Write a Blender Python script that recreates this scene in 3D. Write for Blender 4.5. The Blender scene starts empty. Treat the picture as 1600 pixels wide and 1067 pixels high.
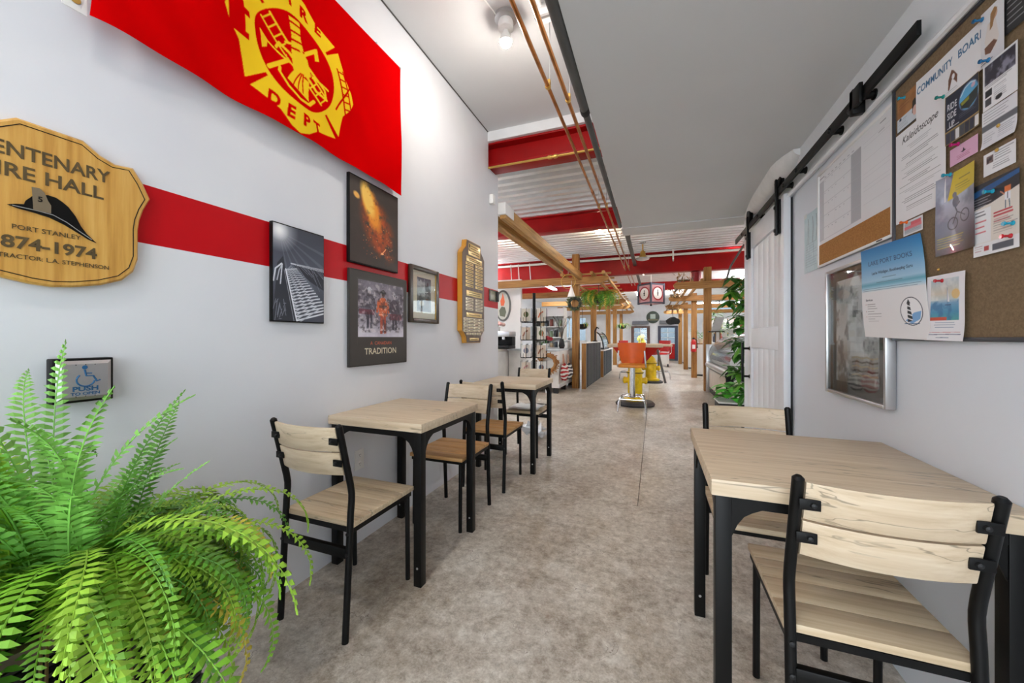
import bpy, bmesh, math, random
import numpy as np
from mathutils import Vector, Matrix
random.seed(7); np.random.seed(7)
SC = bpy.context.scene
COL = SC.collection
PI = math.pi

# ------------------------------------------------------------------ camera
cam_data = bpy.data.cameras.new('camera')
cam_data.sensor_width = 36.0
cam_data.lens = 36.0 * 585.0 / 1600.0
cam_data.shift_y = -5.5 / 1600.0
cam_data.clip_start = 0.02
cam = bpy.data.objects.new('camera', cam_data)
COL.objects.link(cam)
cam.location = (0, 0, 1.2)
cam.rotation_euler = (PI / 2, 0, math.atan2(222, 585))
SC.camera = cam

# ------------------------------------------------------------------ world, exposure
world = bpy.data.worlds.new('world'); SC.world = world
world.use_nodes = True
bg = world.node_tree.nodes['Background']
bg.inputs[0].default_value = (0.85, 0.93, 1.0, 1)
bg.inputs[1].default_value = 6.3
SC.view_settings.view_transform = 'Standard'
SC.view_settings.look = 'None'
SC.view_settings.exposure = 0.26
SC.view_settings.gamma = 1.0
SC.view_settings.use_curve_mapping = False
SC.cycles.max_bounces = 6; SC.cycles.diffuse_bounces = 4; SC.cycles.glossy_bounces = 2; SC.cycles.transmission_bounces = 5; SC.cycles.transparent_max_bounces = 6
SC.cycles.caustics_reflective = False; SC.cycles.caustics_refractive = False
BULB = 620.0      # emission of the bare ceiling bulb
TUBE = 195.0        # emission of the shop's fluorescent tubes
SPOT = 300.0       # emission of the small round shop lamps

# ------------------------------------------------------------------ helpers
def lin(c):
    r = []
    for v in c[:3]:
        v = v / 255.0
        r.append(v / 12.92 if v <= 0.04045 else ((v + 0.055) / 1.055) ** 2.4)
    return (r[0], r[1], r[2], 1.0)

class MB:
    def __init__(s): s.v = []; s.f = []
    def add(s, vs, fs):
        o = len(s.v); s.v += [tuple(p) for p in vs]; s.f += [tuple(i + o for i in f) for f in fs]; return s
    def box(s, x0, y0, z0, x1, y1, z1, b=0.0):
        if x0 > x1: x0, x1 = x1, x0
        if y0 > y1: y0, y1 = y1, y0
        if z0 > z1: z0, z1 = z1, z0
        if b <= 0:
            vs = [(x0,y0,z0),(x1,y0,z0),(x1,y1,z0),(x0,y1,z0),(x0,y0,z1),(x1,y0,z1),(x1,y1,z1),(x0,y1,z1)]
            return s.add(vs, [(0,3,2,1),(4,5,6,7),(0,1,5,4),(1,2,6,5),(2,3,7,6),(3,0,4,7)])
        b = min(b, (x1-x0)*.49, (y1-y0)*.49, (z1-z0)*.49)
        bm = bmesh.new(); bmesh.ops.create_cube(bm, size=1.0)
        for v in bm.verts:
            v.co = Vector(((x0+x1)/2 + v.co.x*(x1-x0), (y0+y1)/2 + v.co.y*(y1-y0), (z0+z1)/2 + v.co.z*(z1-z0)))
        bmesh.ops.bevel(bm, geom=bm.edges[:], offset=b, segments=2, profile=.5, affect='EDGES')
        bm.verts.index_update()
        s.add([v.co[:] for v in bm.verts], [[v.index for v in f.verts] for f in bm.faces]); bm.free(); return s
    def bar(s, p, q, w, h, up=(0,0,1)):
        p, q = Vector(p), Vector(q); d = (q-p).normalized(); up = Vector(up)
        if abs(d.dot(up)) > .99: up = Vector((0,1,0))
        a = d.cross(up).normalized(); c = a.cross(d).normalized()
        vs = []
        for e in (p, q):
            for i, j in ((-1,-1),(1,-1),(1,1),(-1,1)): vs.append((e + a*(i*w/2) + c*(j*h/2))[:])
        return s.add(vs, [(3,2,1,0),(4,5,6,7),(0,1,5,4),(1,2,6,5),(2,3,7,6),(3,0,4,7)])
    def tube(s, pts, r, n=10, closed=False):
        P = [Vector(p) for p in pts]; k = len(P); rs = r if isinstance(r, (list, tuple)) else [r]*k
        T = []
        for i in range(k):
            if closed: t = P[(i+1) % k] - P[i-1]
            else: t = P[min(i+1, k-1)] - P[max(i-1, 0)]
            T.append(t.normalized())
        up = Vector((0,0,1)) if abs(T[0].z) < .9 else Vector((1,0,0))
        nrm = (up - T[0]*up.dot(T[0])).normalized(); vs = []; fs = []
        for i in range(k):
            nrm = (nrm - T[i]*nrm.dot(T[i])).normalized(); bi = T[i].cross(nrm)
            for j in range(n):
                a = 2*PI*j/n; vs.append((P[i] + (nrm*math.cos(a) + bi*math.sin(a))*rs[i])[:])
        for i in range(k if closed else k-1):
            i2 = (i+1) % k
            for j in range(n): fs.append((i*n+j, i*n+(j+1) % n, i2*n+(j+1) % n, i2*n+j))
        if not closed: fs.append(tuple(reversed(range(n)))); fs.append(tuple((k-1)*n+j for j in range(n)))
        return s.add(vs, fs)
    def lathe(s, prof, c=(0,0,0), n=24, axis='Z'):
        vs = []; fs = []; k = len(prof)
        for r, h in prof:
            for j in range(n):
                a = 2*PI*j/n; x, y = r*math.cos(a), r*math.sin(a)
                p = (x, y, h) if axis == 'Z' else ((h, x, y) if axis == 'X' else (y, h, x))
                vs.append((c[0]+p[0], c[1]+p[1], c[2]+p[2]))
        for i in range(k-1):
            for j in range(n): fs.append((i*n+j, i*n+(j+1) % n, (i+1)*n+(j+1) % n, (i+1)*n+j))
        fs.append(tuple(reversed(range(n)))); fs.append(tuple((k-1)*n+j for j in range(n)))
        return s.add(vs, fs)
    def ball(s, c, r, n=12, sq=(1,1,1)):
        pr = [(max(1e-4, math.sin(PI*i/n))*r, -math.cos(PI*i/n)*r) for i in range(n+1)]
        m = MB().lathe(pr, n=n*2)
        return s.add([(c[0]+x*sq[0], c[1]+y*sq[1], c[2]+z*sq[2]) for x, y, z in m.v], m.f)
    def prism(s, poly, h0, h1, plane='XY'):
        k = len(poly)
        def P(a, b, h): return (a, b, h) if plane == 'XY' else ((h, a, b) if plane == 'YZ' else (a, h, b))
        vs = [P(a, b, h0) for a, b in poly] + [P(a, b, h1) for a, b in poly]
        fs = [tuple(reversed(range(k))), tuple(range(k, 2*k))]
        for i in range(k): fs.append((i, (i+1) % k, k+(i+1) % k, k+i))
        return s.add(vs, fs)
    def move(s, d): s.v = [(x+d[0], y+d[1], z+d[2]) for x, y, z in s.v]; return s
    def rotz(s, a, o=(0,0)):
        c, n = math.cos(a), math.sin(a)
        s.v = [(o[0]+(x-o[0])*c-(y-o[1])*n, o[1]+(x-o[0])*n+(y-o[1])*c, z) for x, y, z in s.v]; return s
    def mesh(s, name, mat, smooth=True):
        me = bpy.data.meshes.new(name); me.from_pydata(s.v, [], s.f); me.update()
        bm = bmesh.new(); bm.from_mesh(me); bmesh.ops.recalc_face_normals(bm, faces=bm.faces[:]); bm.to_mesh(me); bm.free()
        if mat: me.materials.append(mat)
        if smooth and len(me.polygons):
            me.polygons.foreach_set('use_smooth', [True]*len(me.polygons)); me.set_sharp_from_angle(angle=.6)
        return me

def tag(o, label=None, cat=None, group=None, kind=None):
    if label: o['label'] = label
    if cat: o['category'] = cat
    if group: o['group'] = group
    if kind: o['kind'] = kind
    return o
def link(name, data, parent=None):
    o = bpy.data.objects.new(name, data); COL.objects.link(o)
    if parent: o.parent = parent
    return o
def part(name, mb, mat, parent, label=None, kind=None):      # mesh in the parent's own coordinates
    return tag(link(name, mb.mesh(name, mat), parent), label, None, None, kind)
FR = {'L': ((0,1,0),(0,0,1),(1,0,0)), 'R': ((0,-1,0),(0,0,1),(-1,0,0)), 'F': ((1,0,0),(0,0,1),(0,-1,0)), 'Z': ((1,0,0),(0,1,0),(0,0,1))}
def frame(loc, fr='Z', rz=0.0):
    x, y, z = FR[fr]
    m = Matrix(((x[0],y[0],z[0]),(x[1],y[1],z[1]),(x[2],y[2],z[2]))).to_4x4()
    return Matrix.Translation(loc) @ Matrix.Rotation(rz, 4, 'Z') @ m
def thing(name, label, cat, loc=(0,0,0), rz=0.0, group=None, fr='Z', kind=None):
    o = link(name, None); o.empty_display_size = .05
    o.matrix_world = frame(loc, fr, rz)
    return tag(o, label, cat, group, kind)
def solo(name, mb, mat, label, cat, group=None, kind=None, loc=None, fr='Z', rz=0.0):
    o = link(name, mb.mesh(name, mat))
    if loc is not None: o.matrix_world = frame(loc, fr, rz)
    return tag(o, label, cat, group, kind)
def struct(name, mb, mat, label, cat='wall'): return solo(name, mb, mat, label, cat, kind='structure')
def copy_tree(o, parent=None):
    c = o.copy(); COL.objects.link(c)
    if parent: c.parent = parent
    for ch in list(o.children): copy_tree(ch, c)
    return c

# ------------------------------------------------------------------ materials
def nodes(m):
    m.use_nodes = True; nt = m.node_tree; return nt, nt.nodes, nt.links, nt.nodes['Principled BSDF']
def coords(nt, scale=(1,1,1), rnd=True):
    tc = nt.nodes.new('ShaderNodeTexCoord'); mp = nt.nodes.new('ShaderNodeMapping')
    mp.inputs['Scale'].default_value = scale
    nt.links.new(tc.outputs['Object'], mp.inputs['Vector'])
    if rnd:
        oi = nt.nodes.new('ShaderNodeObjectInfo'); mu = nt.nodes.new('ShaderNodeMath'); mu.operation = 'MULTIPLY'; mu.inputs[1].default_value = 37.0
        nt.links.new(oi.outputs['Random'], mu.inputs[0]); nt.links.new(mu.outputs[0], mp.inputs['Location'])
    return mp.outputs[0]
def noise(nt, vec, scale, detail=3, rough=.5):
    n = nt.nodes.new('ShaderNodeTexNoise'); n.inputs['Scale'].default_value = scale
    n.inputs['Detail'].default_value = detail; n.inputs['Roughness'].default_value = rough
    nt.links.new(vec, n.inputs['Vector']); return n.outputs['Fac']
def ramp(nt, fac, stops):
    r = nt.nodes.new('ShaderNodeValToRGB'); e = r.color_ramp.elements
    while len(e) > len(stops): e.remove(e[-1])
    while len(e) < len(stops): e.new(1.0)
    for i, (p, c) in enumerate(stops): e[i].position = p; e[i].color = c
    nt.links.new(fac, r.inputs[0]); return r.outputs[0]
def mix(nt, fac, a, b, mode='MIX'):
    m = nt.nodes.new('ShaderNodeMix'); m.data_type = 'RGBA'; m.blend_type = mode
    for s, v in ((m.inputs['Factor'], fac), (m.inputs['A'], a), (m.inputs['B'], b)):
        if hasattr(v, 'is_linked') or hasattr(v, 'node'): nt.links.new(v, s)
        else: s.default_value = v
    return m.outputs['Result']
def bump(nt, bs, h, strength=.2, dist=.01):
    b = nt.nodes.new('ShaderNodeBump'); b.inputs['Strength'].default_value = strength; b.inputs['Distance'].default_value = dist
    nt.links.new(h, b.inputs['Height']); nt.links.new(b.outputs[0], bs.inputs['Normal'])
MATS = {}
def M(name, rgb, rough=.5, metal=0.0, var=.06, vs=6.0, bmp=0.0, bs_=60.0, emit=0.0, coat=0.0, trans=0.0, alpha=1.0, spec=.5):
    if name in MATS: return MATS[name]
    m = bpy.data.materials.new(name); nt, N, L, B = nodes(m)
    c = lin(rgb); v = coords(nt, rnd=False)
    f = noise(nt, v, vs, 3)
    lo = tuple(x*(1-var) for x in c[:3]) + (1,); hi = tuple(min(1, x*(1+var)) for x in c[:3]) + (1,)
    L.new(ramp(nt, f, [(.35, lo), (.65, hi)]), B.inputs['Base Color'])
    B.inputs['Roughness'].default_value = rough; B.inputs['Metallic'].default_value = metal
    if bmp: bump(nt, B, noise(nt, v, bs_, 4), bmp)
    if emit: B.inputs['Emission Color'].default_value = c; B.inputs['Emission Strength'].default_value = emit
    if coat: B.inputs['Coat Weight'].default_value = coat; B.inputs['Coat Roughness'].default_value = .05
    if trans: B.inputs['Transmission Weight'].default_value = trans; B.inputs['IOR'].default_value = 1.2
    B.inputs['Specular IOR Level'].default_value = spec
    if alpha < 1: B.inputs['Alpha'].default_value = alpha
    MATS[name] = m; return m
def wood(name, dark, mid, light, axis='X', sc=1.0, crack=.25, rough=.45, streak=26.0):
    if name in MATS: return MATS[name]
    m = bpy.data.materials.new(name); nt, N, L, B = nodes(m)
    s = {'X': (1.1*sc, streak*sc, streak*sc), 'Y': (streak*sc, 1.1*sc, streak*sc), 'Z': (streak*sc, streak*sc, 1.1*sc)}[axis]
    s2 = {'X': (.8*sc, 9*sc, 9*sc), 'Y': (9*sc, .8*sc, 9*sc), 'Z': (9*sc, 9*sc, .8*sc)}[axis]
    f = noise(nt, coords(nt, s), 2.2, 5, .6)
    col = ramp(nt, f, [(.25, lin(dark)), (.48, lin(mid)), (.75, lin(light))])
    f2 = noise(nt, coords(nt, s2), 2.0, 3, .55)
    lo = 1-crack*2.0
    fine = ramp(nt, f2, [(.488, (1,1,1,1)), (.498, (lo,)*3 + (1,)), (.503, (lo,)*3 + (1,)), (.513, (1,1,1,1))])
    gate = ramp(nt, noise(nt, coords(nt, tuple(x*.6 for x in s2)), 1.4, 2), [(.5, (0,0,0,1)), (.58, (1,1,1,1))])
    fine = mix(nt, gate, (1,1,1,1), fine)
    L.new(mix(nt, 1.0, col, fine, 'MULTIPLY'), B.inputs['Base Color'])
    B.inputs['Roughness'].default_value = rough
    bump(nt, B, f, .08)
    MATS[name] = m; return m

m_wall = M('wall_paint', (224,229,236), .38, var=.015, vs=2.0, bmp=.015, bs_=90)
m_ceil = M('ceiling_paint', (216,217,219), .55, var=.015, vs=2.0, bmp=.02, bs_=70)
m_trim = M('trim_paint', (234,236,239), .36, var=.02)
m_black = M('black_steel', (11,11,11), .42, .0, var=.1, spec=.22)
m_dark = M('dark_iron', (32,32,33), .5, .3, var=.15)
m_red_beam = M('red_beam_paint', (156,9,11), .42, var=.14, vs=3, spec=.25)
m_deck = M('deck_metal', (234,233,231), .28, .4, var=.04)
m_copper = M('copper', (170,112,58), .3, .85, var=.25, vs=9)
m_grey = M('grey_pipe', (92,92,90), .5, .3, var=.12)
m_chrome = M('chrome', (222,222,224), .12, 1.0, var=.02)
m_steel = M('brushed_steel', (196,197,199), .3, .9, var=.05)
m_white = M('white_plastic', (236,236,234), .35, var=.015)
m_paper = M('paper', (238,238,238), .6, var=.01)
m_gold = M('brass', (212,172,92), .3, .8, var=.08)
m_orange = M('orange_vinyl', (222,92,22), .32, var=.06)
m_redv = M('red_vinyl', (190,22,20), .35, var=.06)
m_yellow = M('hydrant_yellow', (232,196,20), .36, var=.1, vs=10)
m_rubber = M('dark_rubber', (48,48,50), .6, var=.2)
m_soil = M('soil', (52,38,28), .9, var=.4, vs=30, bmp=.5)
def thin_glass():
    m = bpy.data.materials.new('clear_glass'); nt, N, L, B = nodes(m); t = N.new('ShaderNodeBsdfTransparent'); t.inputs[0].default_value = (.95,.97,.97,1)
    g = N.new('ShaderNodeBsdfGlossy'); g.inputs['Roughness'].default_value = .02; lw = N.new('ShaderNodeLayerWeight'); pw = N.new('ShaderNodeMath'); pw.operation = 'POWER'; pw.inputs[1].default_value = 5.0; ad = N.new('ShaderNodeMath'); ad.operation = 'MULTIPLY_ADD'; ad.inputs[1].default_value = .9; ad.inputs[2].default_value = .04; x = N.new('ShaderNodeMixShader')
    L.new(lw.outputs['Facing'], pw.inputs[0]); L.new(pw.outputs[0], ad.inputs[0]); L.new(ad.outputs[0], x.inputs[0]); L.new(t.outputs[0], x.inputs[1]); L.new(g.outputs[0], x.inputs[2]); L.new(x.outputs[0], N['Material Output'].inputs[0]); return m
m_glass = thin_glass()
m_cream = M('cream', (232,222,200), .55)
m_brownp = M('brown_trim', (96,70,62), .5)
m_navy = M('navy_paint', (58,62,80), .5)
m_oak = wood('oak_x', (190,167,137), (208,187,158), (221,204,179), 'X')
m_oak_seat = wood('oak_seat', (180,156,124), (203,181,149), (220,203,174), 'X')
m_oak_warm = wood('oak_warm', (158,110,62), (196,148,92), (214,172,120), 'X', crack=.15)
m_post = wood('cedar_z', (112,74,32), (158,110,52), (186,140,78), 'Z', .8, .2, .6)
m_beamx = wood('cedar_x', (114,76,34), (160,112,54), (188,142,82), 'X', .8, .2, .6)
m_beamy = wood('cedar_y', (120,82,38), (168,122,62), (198,156,92), 'Y', .8, .2, .6)
m_plaque = wood('plaque_oak', (176,124,52), (208,158,78), (222,178,100), 'Y', .9, .1, .3)
m_plaque_d = wood('award_wood', (82,68,58), (104,88,76), (122,106,94), 'Y', .9, .1, .4)
m_honey = M('honey_edge', (196,138,48), .35, var=.15)
m_frond = [M('fern_a', (114,168,38), .5, var=.22, vs=14), M('fern_b', (88,148,40), .5, var=.22, vs=14),
           M('fern_c', (142,184,50), .5, var=.2, vs=14), M('fern_d', (128,190,84), .5, var=.2, vs=14), M('fern_yellow', (198,182,62), .55, var=.2, vs=14)]
m_stem = M('stem_brown', (98,78,38), .7)
m_leaf = M('leaf_green', (54,112,38), .35, var=.3, vs=12)
m_leaf2 = M('leaf_bright', (62,150,36), .3, var=.25, vs=12)

def wall_left_mat():
    m = bpy.data.materials.new('wall_paint_with_red_stripe'); nt, N, L, B = nodes(m)
    tc = N.new('ShaderNodeTexCoord'); sx = N.new('ShaderNodeSeparateXYZ'); L.new(tc.outputs['Object'], sx.inputs[0])
    a = N.new('ShaderNodeMath'); a.operation = 'GREATER_THAN'; a.inputs[1].default_value = 1.522; L.new(sx.outputs['Z'], a.inputs[0])
    b = N.new('ShaderNodeMath'); b.operation = 'LESS_THAN'; b.inputs[1].default_value = 1.722; L.new(sx.outputs['Z'], b.inputs[0])
    c = N.new('ShaderNodeMath'); c.operation = 'MULTIPLY'; L.new(a.outputs[0], c.inputs[0]); L.new(b.outputs[0], c.inputs[1])
    v = coords(nt, rnd=False); f = noise(nt, v, 2.0, 3)
    w = ramp(nt, f, [(.3, lin((221,223,229))), (.7, lin((227,229,233)))])
    r = ramp(nt, f, [(.3, lin((186,8,20))), (.7, lin((196,12,24)))])
    L.new(mix(nt, c.outputs[0], w, r), B.inputs['Base Color'])
    B.inputs['Roughness'].default_value = .34; B.inputs['Specular IOR Level'].default_value = .25
    bump(nt, B, noise(nt, v, 80, 4), .015)
    return m
m_wall_left = wall_left_mat()

def floor_mat():
    m = bpy.data.materials.new('worn_concrete'); nt, N, L, B = nodes(m)
    v = coords(nt, rnd=False)
    big = noise(nt, v, 1.5, 6, .66); mid = noise(nt, v, 4.6, 8, .74); fine = noise(nt, v, 24, 6, .8); grit = noise(nt, v, 120, 4, .7)
    c1 = ramp(nt, big, [(.40, lin((132,119,104))), (.5, lin((178,168,154))), (.6, lin((208,201,190)))])
    c2 = ramp(nt, mid, [(.40, lin((126,112,98))), (.48, lin((170,158,144))), (.54, lin((194,186,174))), (.61, lin((226,221,212)))])
    c = mix(nt, .55, c1, c2)
    sp = ramp(nt, fine, [(.40, lin((104,92,80))), (.47, lin((172,162,149))), (.53, lin((192,184,172))), (.61, lin((230,226,218)))])
    c = mix(nt, .38, c, sp)
    gr = ramp(nt, grit, [(.40, lin((120,110,98))), (.5, lin((186,177,164))), (.6, lin((226,220,210)))])
    c = mix(nt, .12, c, gr)
    st = ramp(nt, noise(nt, coords(nt, (1,.6,1), False), 1.9, 8, .74), [(.5, (1,1,1,1)), (.6, lin((216,204,188))), (.72, lin((168,146,120)))])
    c = mix(nt, .6, c, st, 'MULTIPLY'); c = mix(nt, 1.0, c, (1.12,1.12,1.12,1), 'MULTIPLY')
    # pale scuffs and hairline crazing
    vor = N.new('ShaderNodeTexVoronoi'); vor.feature = 'DISTANCE_TO_EDGE'; vor.inputs['Scale'].default_value = 5.0
    wv = N.new('ShaderNodeVectorMath'); wv.operation = 'ADD'
    nz = N.new('ShaderNodeTexNoise'); nz.inputs['Scale'].default_value = 3.0; nz.inputs['Detail'].default_value = 5; L.new(v, nz.inputs['Vector'])
    L.new(v, wv.inputs[0]); L.new(nz.outputs['Color'], wv.inputs[1]); L.new(wv.outputs[0], vor.inputs['Vector'])
    cr = ramp(nt, vor.outputs['Distance'], [(0.0, (1,1,1,1)), (.012, (0,0,0,1))])
    gate = ramp(nt, mid, [(.5, (0,0,0,1)), (.6, (1,1,1,1))])
    k = N.new('ShaderNodeMath'); k.operation = 'MULTIPLY'; L.new(cr, k.inputs[0]); L.new(gate, k.inputs[1])
    c = mix(nt, k.outputs[0], c, lin((128,112,100)))
    L.new(c, B.inputs['Base Color'])
    rr = N.new('ShaderNodeMapRange'); rr.inputs[3].default_value = .18; rr.inputs[4].default_value = .5; L.new(mid, rr.inputs[0]); L.new(rr.outputs[0], B.inputs['Roughness'])
    bump(nt, B, fine, .12, .004)
    return m
m_floor = floor_mat()
def print_mat(name, rough=.45, coat=0.0, spec=.5):
    m = bpy.data.materials.new(name); nt, N, L, B = nodes(m)
    a = N.new('ShaderNodeAttribute'); a.attribute_name = 'print'; L.new(a.outputs['Color'], B.inputs['Base Color'])
    B.inputs['Roughness'].default_value = rough; B.inputs['Specular IOR Level'].default_value = spec
    if coat: B.inputs['Coat Weight'].default_value = coat; B.inputs['Coat Roughness'].default_value = .02
    return m
m_print = print_mat('printed_paper', .5); m_print_gloss = print_mat('glossy_print', .3, .6); m_cloth = print_mat('printed_cloth', 1.0, spec=.0)
m_print_glass = print_mat('print_behind_glass', .2, 1.0)

# ------------------------------------------------------------------ text and flat print
def text_mb(s, size=.1, h=.001, align='CENTER', bold=0.0, sx=1.0, shear=0.0, space=1.0, fitw=0.0):
    cu = bpy.data.curves.new('t', 'FONT'); cu.body = s; cu.size = size; cu.align_x = align; cu.align_y = 'BOTTOM_BASELINE'
    cu.offset = bold; cu.shear = shear; cu.space_character = space; cu.resolution_u = 3; cu.extrude = h/2
    o = bpy.data.objects.new('t', cu); me = o.to_mesh()
    mb = MB(); mb.add([(v.co.x*sx, v.co.y, v.co.z + h/2) for v in me.vertices], [tuple(p.vertices) for p in me.polygons])
    if fitw:
        xs = [v[0] for v in mb.v]; k = fitw/(max(xs)-min(xs)); m0 = (max(xs)+min(xs))/2; mb.v = [((x-m0)*k, y, z) for x, y, z in mb.v]
    o.to_mesh_clear(); bpy.data.objects.remove(o); bpy.data.curves.remove(cu); return mb
class Cv:                                              # a small painter: colours per vertex of a fine grid
    def __init__(s, w, h, res=.002, bg=(255,255,255), ss=2):
        s.w, s.h, s.ss = w, h, ss
        s.nx, s.ny = max(2, int(round(w/res))), max(2, int(round(h/res)))
        s.X, s.Y = np.meshgrid((np.arange(s.nx*ss)+.5)*w/(s.nx*ss), (np.arange(s.ny*ss)+.5)*h/(s.ny*ss))
        s.a = np.zeros(s.X.shape + (3,)); s.a[:] = bg
    def put(s, m, c, al=1.0, sl=None):
        t = s.a if sl is None else s.a[sl]
        k = (np.asarray(m, float)*al)[..., None]; t[:] = t*(1-k) + np.asarray(c, float)*k
    def sub(s, x0, y0, x1, y1):
        dx, dy = s.w/(s.nx*s.ss), s.h/(s.ny*s.ss)
        i0, i1 = max(0, int(x0/dx)-1), min(s.nx*s.ss, int(x1/dx)+2); j0, j1 = max(0, int(y0/dy)-1), min(s.ny*s.ss, int(y1/dy)+2)
        return (slice(j0, max(j0, j1)), slice(i0, max(i0, i1)))
    def poly(s, pts, c, al=1.0):
        xs = [p[0] for p in pts]; ys = [p[1] for p in pts]; sl = s.sub(min(xs), min(ys), max(xs), max(ys)); X, Y = s.X[sl], s.Y[sl]
        m = np.zeros(X.shape, bool); n = len(pts)
        for i in range(n):
            (x1, y1), (x2, y2) = pts[i], pts[(i+1) % n]
            if y1 == y2: continue
            m ^= ((y1 > Y) != (y2 > Y)) & (X < (x2-x1)*(Y-y1)/(y2-y1) + x1)
        s.put(m, c, al, sl); return s
    def rect(s, x0, y0, x1, y1, c, al=1.0):
        sl = s.sub(x0, y0, x1, y1); X, Y = s.X[sl], s.Y[sl]; s.put((X >= x0) & (X <= x1) & (Y >= y0) & (Y <= y1), c, al, sl); return s
    def ell(s, cx, cy, rx, ry, c, al=1.0, soft=0.0):
        sl = s.sub(cx-rx*1.6, cy-ry*1.6, cx+rx*1.6, cy+ry*1.6); d = np.hypot((s.X[sl]-cx)/rx, (s.Y[sl]-cy)/ry)
        s.put(np.clip((1-d)/soft, 0, 1) if soft else d <= 1, c, al, sl); return s
    def line(s, x0, y0, x1, y1, w, c, al=1.0):
        sl = s.sub(min(x0,x1)-w, min(y0,y1)-w, max(x0,x1)+w, max(y0,y1)+w); X, Y = s.X[sl], s.Y[sl]
        l2 = (x1-x0)**2 + (y1-y0)**2 + 1e-12; t = np.clip(((X-x0)*(x1-x0) + (Y-y0)*(y1-y0))/l2, 0, 1)
        s.put(np.hypot(X-x0-t*(x1-x0), Y-y0-t*(y1-y0)) <= w/2, c, al, sl); return s
    def path(s, pts, w, c, al=1.0):
        for a, b in zip(pts, pts[1:]): s.line(*a, *b, w, c, al)
        return s
    def text(s, t, x, y, size, c, align='CENTER', bold=0.0, rot=0.0, sx=1.0, shear=0.0, fitw=0.0):
        mb = text_mb(t, size, 0.0, align, bold, sx, shear, 1.0, fitw); ca, sa = math.cos(rot), math.sin(rot)
        P = [(x + p[0]*ca - p[1]*sa, y + p[0]*sa + p[1]*ca) for p in mb.v]
        for f in mb.f:
            if len(f) > 2: s.poly([P[i] for i in f], c)
        return s
    def lines(s, x0, x1, y0, y1, step, c, w=.0012, jag=.25, al=.7, center=False):
        y = y1
        while y > y0:
            d = (x1-x0)*random.random()*jag
            s.line(x0 + (d/2 if center else 0), y, x1 - (d/2 if center else d), y, w, c, al); y -= step
        return s
    def cloud(s, scale, lo, hi, c, al=1.0, mask=None, seed=0):
        r = np.random.RandomState(seed); tot = np.zeros(s.X.shape); amp = 1.0; sm = 0
        for o in range(4):
            gx, gy = max(2, int(s.w/scale*2**o)+2), max(2, int(s.h/scale*2**o)+2); g = r.rand(gy+1, gx+1)
            fx = s.X/s.w*(gx-1); fy = s.Y/s.h*(gy-1); ix = fx.astype(int); iy = fy.astype(int); tx = fx-ix; ty = fy-iy
            tx = tx*tx*(3-2*tx); ty = ty*ty*(3-2*ty)
            tot += amp*((g[iy,ix]*(1-tx)+g[iy,ix+1]*tx)*(1-ty) + (g[iy+1,ix]*(1-tx)+g[iy+1,ix+1]*tx)*ty); sm += amp; amp *= .55
        k = np.clip((tot/sm-lo)/(hi-lo), 0, 1)
        if mask is not None: k = k*mask
        s.put(k, c, al); return s
    def vgrad(s, stops):
        t = s.Y/s.h
        for ch in range(3): s.a[..., ch] = np.interp(t, [p for p, c in stops], [c[ch] for p, c in stops])
        return s
    def sheet(s, name, mat, parent, depth=None, ox=None, oy=0.0, thick=0.0, label=None, tf=None):
        nx, ny, ss = s.nx, s.ny, s.ss
        img = s.a.reshape(ny, ss, nx, ss, 3).mean(axis=(1, 3))/255.0
        img = np.where(img <= .04045, img/12.92, ((img+.055)/1.055)**2.4)
        if ox is None: ox = -s.w/2
        xs = np.linspace(0, s.w, nx); ys = np.linspace(0, s.h, ny); X, Y = np.meshgrid(xs, ys)
        Z = np.zeros_like(X) + thick if depth is None else depth(X, Y)
        U, V = (X, Y) if tf is None else tf(X, Y)
        co = np.stack([U+ox, V+oy, Z], -1).reshape(-1, 3)
        idx = np.arange(nx*ny).reshape(ny, nx)
        q = np.stack([idx[:-1,:-1], idx[:-1,1:], idx[1:,1:], idx[1:,:-1]], -1).reshape(-1, 4)
        me = bpy.data.meshes.new(name); me.vertices.add(len(co)); me.vertices.foreach_set('co', co.astype(np.float32).ravel())
        me.loops.add(q.size); me.loops.foreach_set('vertex_index', q.astype(np.int32).ravel())
        me.polygons.add(len(q)); me.polygons.foreach_set('loop_start', np.arange(0, q.size, 4, dtype=np.int32))
        me.update(calc_edges=True); me.validate()
        ca = me.color_attributes.new('print', 'FLOAT_COLOR', 'POINT')
        ca.data.foreach_set('color', np.concatenate([img, np.ones((ny, nx, 1))], -1).astype(np.float32).ravel())
        me.polygons.foreach_set('use_smooth', [True]*len(me.polygons))
        me.materials.append(mat)
        o = link(name, me, parent)
        if label: o['label'] = label
        return o
# ================================================================== the setting
LX, RX = -1.62, 0.82
# floor: concrete slabs with narrow control joints
floor = link('floor', None); tag(floor, 'worn grey concrete floor running from the entrance through the shop', 'floor', kind='structure')
part('joint_bed', MB().box(-6.4, -1.72, -.2, 6.8, 21.8, -.015), M('joint_dirt', (92,82,74), .9), floor)
XS = [-6.4, -3.6, -.11, 3.4, 6.8]; YS = [-1.72, 2.82, 6.9, 11.0, 15.2, 21.8]
for i in range(4):
    for j in range(5):
        g = .0022
        if j == 0 and i: continue
        part('slab', MB().box(XS[i]+g, YS[j]+g, -.1, (XS[-1] if j == 0 else XS[i+1])-g, YS[j+1]-g, 0, .0), m_floor, floor)
struct('pavement', MB().box(-9, -9, -.2, 9, -1.73, -.02), M('pavement_concrete', (150,148,144), .8), 'pale concrete pavement outside the entrance', 'pavement')
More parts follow.
